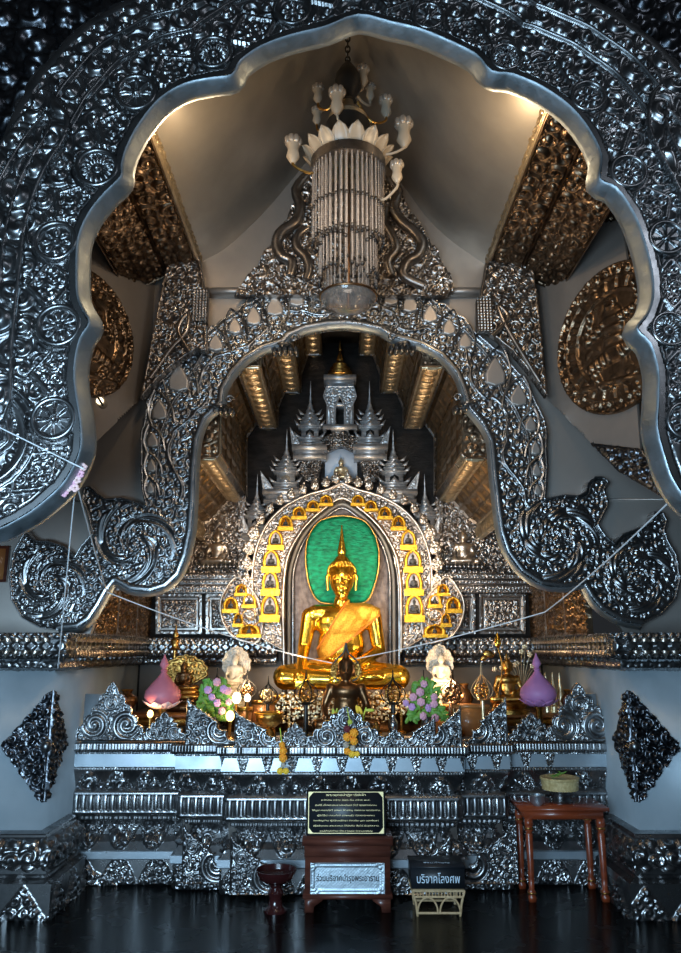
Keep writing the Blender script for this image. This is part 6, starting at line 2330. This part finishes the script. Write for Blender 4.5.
za, zb4 = zy(894), zy(863)


def pnl(x, z_, d):
    h = np.where(d < .008, .004, 0.0)
    h = np.maximum(h, np.where((d > .010) & (d < .026), np.abs(np.sin((x + z_) * 200)) * .004, 0))
    cr = np.minimum(np.abs(x - xa), np.abs(x - xb2)) + np.minimum(np.abs(z_ - za), np.abs(z_ - zb4))
    return np.maximum(h, np.where(cr < .065, curls(x, z_, .025, 3) * .006, np.sin(x * 300) * np.sin(z_ * 330) * .001))


plate('silver_panel', [(xa, za), (xb2, za), (xb2, zb4), (xa, zb4)], frameY(YD + .006), pnl, 0.0045, M_SILVER if False else M_RIM, t, th=0.01)
text_obj('ร่วมบริจาคบำรุงพระอาราม', .05, (xm, YD - .002, (za + zb4) / 2), M_DARKLET, t, width=(xb2 - xa) * .84, ext=.002)

# black and gold plaque leaning on it
sx0, sx1 = XX(306, .55, YD), XX(386, .55, YD)
sz0, sz1 = zy(836), zy(790)
sm = (sx0 + sx1) / 2
pq = thing('plaque', 'black plaque with rows of gold lettering and a gold border standing on the donation box', 'sign', (sm, YD + .06, zy(838)))
fr = frame((sm, YD + .05, zy(838) + .004), (1, 0, 0), (0, .12, 1))
hw, hh = (sx1 - sx0) / 2, (sz1 - sz0)
O, U, V_, N = fr


def fp(u, v, n=0.0):
    return tuple(O + U * u + V_ * v + N * n)


mb = MB()
cs_ = [fp(-hw, 0, .012), fp(hw, 0, .012), fp(hw, hh, .012), fp(-hw, hh, .012), fp(-hw, 0, -.012), fp(hw, 0, -.012), fp(hw, hh, -.012), fp(-hw, hh, -.012)]
mb.add(cs_, [(0, 1, 2, 3), (5, 4, 7, 6), (4, 5, 1, 0), (7, 3, 2, 6), (4, 0, 3, 7), (1, 5, 6, 2)])
mb.build('board', M_BLACKBOX, pq, smooth=False)
for (u0, v0, u1, v1) in ((-hw + .012, .012, hw - .012, .016), (-hw + .012, hh - .018, hw - .012, hh - .014), (-hw + .012, .012, -hw + .017, hh - .014), (hw - .017, .012, hw - .012, hh - .014)):
    MB().add([fp(u0, v0, .0135), fp(u1, v0, .0135), fp(u1, v1, .0135), fp(u0, v1, .0135)], [(0, 1, 2, 3)]).build('border_line', M_TEXTG, pq, smooth=False)
for sx in (-1, 1):
    for vv in (0, 1):
        c0 = (sx * (hw - .014), (.014 if vv == 0 else hh - .016))
        sg = 1 if vv == 0 else -1
        tri = [fp(c0[0], c0[1], .0136), fp(c0[0] - sx * .034, c0[1], .0136), fp(c0[0] - sx * .022, c0[1] + sg * .010, .0136), fp(c0[0] - sx * .012, c0[1] + sg * .022, .0136), fp(c0[0], c0[1] + sg * .036, .0136)]
        MB().add(tri, [tuple(range(5))]).build('corner_ornament', M_TEXTG, pq, smooth=False)
lines = ['พระพุทธปาฏิหาริย์เจ้า', 'หน้าตัก กว้าง ศอก คืบ สร้าง พ.ศ.', 'องค์นี้ เป็นพระประธานในอุโบสถ วัดนี้ พุทธศาสนิกชน', 'ได้บูชา กราบไหว้ ขอพร ให้เจริญ งอกงาม ทุกประการ', 'ผู้ใดได้มา กราบไหว้ ขอพรแล้ว มักสมปรารถนา', 'ขอเชิญท่าน ผู้มีจิตศรัทธา ร่วมกัน บูชา และรักษา', 'เพื่อสืบทอด พระศาสนา ให้ยั่งยืน สืบไป ชั่วลูกหลาน', 'ขอให้ทุกท่าน มีความสุข ความเจริญ']
lw = [.50, .62, .78, .86, .72, .82, .82, .66]
tilt = math.atan2(1, .12)
for k_, ln in enumerate(lines):
    v = hh - .034 - k_ * (hh - .055) / 7.2
    text_obj(ln, .017 if k_ == 0 else .012, fp(0, v, .0135), M_TEXTG, pq, width=2 * hw * lw[k_], ext=.0003, rx=PI / 2 - math.atan(.12) * -1 * -1)

# black box on a rattan stand
YR = 5.12
bx0, bx1 = XX(412, .15, YR), XX(465, .15, YR)
bm = (bx0 + bx1) / 2
zr = lambda y: ztopat(438, y, YR)
zs = zr(889)
t = thing('rattan_stand', 'small pale rattan stand with looped sides on the floor under the black box', 'stand', (bm, YR + .12, 0))
W = (bx1 - bx0) / 2
Dp = .24
for (xx_, yy_) in ((-1, 0), (1, 0), (1, 1), (-1, 1)):
    a = bm + xx_ * W * .86
    b = YR + yy_ * Dp
    MB().tube([(bm + xx_ * W * .80, b + (.01 if yy_ == 0 else -.01), .0), (bm + xx_ * W * .86, b, zs * .5), (bm + xx_ * W * .98, b, zs - .012)], .008, 8).build('leg', M_RATTAN, t)
for z_, k_ in ((zs - .012, .98), (zs - .045, .93), (.02, .82)):
    MB().tube([(bm - W * k_, YR, z_), (bm + W * k_, YR, z_), (bm + W * k_, YR + Dp, z_), (bm - W * k_, YR + Dp, z_)], .007, 8, closed=True).build('hoop', M_RATTAN, t)
mb = MB()
for q in range(17):
    xq = bm - W * .92 + W * 1.84 * q / 16
    mb.tube([(xq, YR, zs - .045), (xq, YR, zs - .012)], .004, 6)
lt2 = mb.build('woven_band', M_RATTAN, t)
lt2['kind'] = 'stuff'
for s in (-1, 1):
    c = (bm + s * W * .42, YR, zs * .34)
    MB().tube([(c[0] + W * .38 * math.cos(a), YR, .022 + max(0.0, math.sin(a)) * (zs - .07)) for a in np.linspace(0, PI, 16)], .006, 7).build('loop', M_RATTAN, t)
MB().box2(bm - W * .97, bm + W * .97, YR + .002, YR + Dp, zs - .016, zs - .006).build('seat', M_RATTAN, t, smooth=False)
zt5 = zr(866)
t = thing('collection_box', 'black lacquered box with white lettering on its front, standing on the rattan stand', 'box', (bm, YR + .12, zs + .003))
MB().box2(bm - W * 1.0, bm + W * 1.0, YR - .008, YR + Dp, zs + .003, zt5 - .012).build('body', M_BLACKBOX, t, smooth=False)
MB().box2(bm - W * 1.03, bm + W * 1.03, YR - .014, YR + Dp + .006, zt5 - .012, zt5).build('lid', M_BLACKBOX, t, smooth=False)
MB().box2(bm - W * .3, bm + W * .3, YR + .10, YR + .12, zt5, zt5 + .002).build('slot', M_DARKLET, t, smooth=False)
text_obj('บริจาคโลงศพ', .07, (bm, YR - .0105, (zs + zt5) / 2 - .008), M_TEXTW, t, width=W * 1.62, ext=.001)
text_obj('ร่วมทำบุญ', .03, (bm, YR + .075, zt5 + .001), M_TEXTW, t, width=W * 1.0, ext=.0004, rx=0)

# dark red pedestal bowl
Yb = 5.22
x = XX(276, .2, Yb)
H = ztopat(276, 869, Yb)
R = 20.5 * (Yb * CTH - .3) / FOC
t = thing('pedestal_bowl', 'dark red lacquered bowl on a turned foot beside the donation box', 'bowl', (x, Yb, 0))
MB().lathe([(R * .55, 0.0), (R * .55, .012), (R * .36, .03), (R * .30, .08), (R * .40, .11), (R * .26, .14), (R * .30, H - .09), (R * .55, H - .075)], (x, Yb, 0), 28).build('foot', M_LACQUER, t)
MB().lathe([(R * .4, H - .08), (R * .85, H - .05), (R * .98, H - .01), (R, H), (R * .95, H), (R * .88, H - .03), (R * .3, H - .055)], (x, Yb, 0), 32).build('bowl', M_LACQUER, t)

# red wooden side table
yf, yb_ = 5.40, 5.70
TZ = ztopat(570, 807, yf)
lx0, lx1 = 1.235, 1.755
t = thing('side_table', 'varnished red wooden side table with turned legs at the right of the altar', 'table', ((lx0 + lx1) / 2, 5.55, 0))
MB().box2(lx0 - .035, lx1 + .035, yf - .035, yb_ + .03, TZ - .022, TZ).build('tabletop', M_WOODRED, t, smooth=False)
MB().box2(lx0, lx1, yf - .01, yb_ + .01, TZ - .075, TZ - .022).build('apron', M_WOODRED, t, smooth=False)
for a in (lx0 + .02, lx1 - .02):
    for b in (yf + .01, yb_ - .01):
        lg = MB().lathe([(.030, 0), (.034, .03), (.022, .045), (.034, .06), (.020, .075), (.024, .14), (.029, TZ - .17), (.022, TZ - .155), (.036, TZ - .14), (.028, TZ - .125), (.036, TZ - .11), (.034, TZ - .07)], (a, b, 0), 4, square=True).build('leg', M_WOODRED, t, smooth=False)
        for zz_ in (.052, TZ - .132):
            MB().box((a, b, zz_), (.050, .050, .010)).build('gilt_band', M_OLDGOLD, lg, smooth=False)
x = XX(537, TZ + .03, 5.44)
o = thing('small_bowl', 'small silver bowl near the left corner of the red side table', 'bowl', (x, 5.44, TZ))
MB().lathe([(.022, TZ + .001), (.028, TZ + .006), (.048, TZ + .03), (.052, TZ + .066), (.055, TZ + .070), (.049, TZ + .068), (.044, TZ + .032), (.01, TZ + .014)], (x, 5.44, 0), 26).build('bowl', M_RIM, o)
MB().tube([(x + .0535 * math.cos(a), 5.44 + .0535 * math.sin(a), TZ + .069) for a in np.linspace(0, 2 * PI, 28, endpoint=False)], .003, 6, closed=True).build('rim', M_RIM, o)
Yp = 5.56
x = XX(560, TZ + .1, Yp)
t = thing('pedestal_tray', 'dark silver footed tray holding a straw mat on the red side table', 'tray', (x, Yp, TZ))
z_tray = ztopat(560, 790, Yp)
z_mat = ztopat(560, 777, Yp)
MB().lathe([(.075, TZ + .001), (.08, TZ + .012), (.06, TZ + .03), (.075, TZ + .05), (.045, TZ + .07), (.06, (TZ + z_tray) / 2 + .02), (.075, z_tray - .008), (.085, z_tray)], (x, Yp, 0), 26, flute=12, famp=.04).build('foot', M_SILVER, t)
t = thing('straw_basket', 'round shallow straw basket on the footed tray', 'basket', (x, Yp, z_tray))
MB().lathe([(.09, z_tray + .002), (.122, z_tray + .006), (.126, z_mat - .016), (.132, z_mat - .012), (.128, z_mat), (.115, z_mat), (.10, z_mat - .012), (.02, z_mat - .014)], (x, Yp, 0), 36, flute=36, famp=.012).build('basket', M_STRAW, t)
MB().tube([(x + .129 * math.cos(a), Yp + .129 * math.sin(a), z_mat - .003) for a in np.linspace(0, 2 * PI, 36, endpoint=False)], .005, 6, closed=True).build('rim', M_STRAW, t)
t = thing('green_sprig', 'small green leafy sprig lying in the straw basket', 'plant', (x, Yp, z_mat))
mb = MB().tube([(x - .05, Yp, z_mat - .008), (x - .02, Yp, z_mat + .01), (x + .03, Yp, z_mat + .03)], .003, 5).build('stem', M_LEAF, t)
for k_ in range(6):
    MB().ell((x - .04 + k_ * .014, Yp + random.uniform(-.02, .02), z_mat + .006 + k_ * .005), (.024, .014, .004), 8, 5, Matrix.Rotation(random.uniform(-.9, .9), 3, 'Y')).build('leaf', M_LEAF, t)

# ================================================================== STRINGS AND FLOWERS ON THE ARCH
def sag(pts, s=0.0, n=14):
    out = []
    for (a, b) in zip(pts[:-1], pts[1:]):
        for k2 in range(n):
            q = k2 / n
            out.append(tuple(a[j] + (b[j] - a[j]) * q - (s * 4 * q * (1 - q) if j == 2 else 0) for j in range(3)))
    out.append(pts[-1])
    return out


hand_l = P3(332, 663, 6.42)
hand_r = P3(344, 661, 6.42)
for nm, pts, r, s, lab in (
        ('string', [P3(78, 488, 3.42), P3(107, 592, 5.30), P3(236, 638, 5.95), hand_l], .0042, .012, 'white cotton string running from the left arch foot to the golden statue\'s lap'),
        ('string', [P3(674, 497, 3.42), P3(545, 612, 5.25), hand_r], .0042, .02, 'white cotton string running from the right side of the arch to the golden statue\'s lap'),
        ('string', [P3(75, 489, 3.42), P3(58, 668, 5.10)], .0036, 0.0, 'white cotton string hanging straight down past the left scroll foot'),
        ('string', [P3(-40, 408, 3.28), P3(84, 469, 3.28)], .0030, .0, 'white cotton string stretched across the left limb of the foreground arch')):
    o = MB().tube(sag(pts, s), r, 6).build(nm, M_STRING, None)
    tag(o, lab, 'string')
x, _, z0 = P3(74, 482, 3.36)
t = thing('orchid_garland', 'pale pink orchid garland tied at the lower edge of the left arch limb', 'garland', (x, 3.36, z0))
for k_, (a, b) in enumerate(((68, 488), (72, 484), (77, 480), (80, 474), (83, 467), (64, 493), (75, 488))):
    c = P3(a, b, 3.40)
    mb = MB()
    for q in range(5):
        an = 2 * PI * q / 5 + k_
        mb.ell((c[0] + .012 * math.cos(an), c[1], c[2] + .012 * math.sin(an)), (.011, .006, .009), 7, 5)
    mb.build('orchid', M_BLOOMP if k_ % 2 else M_PETALPINK, t)
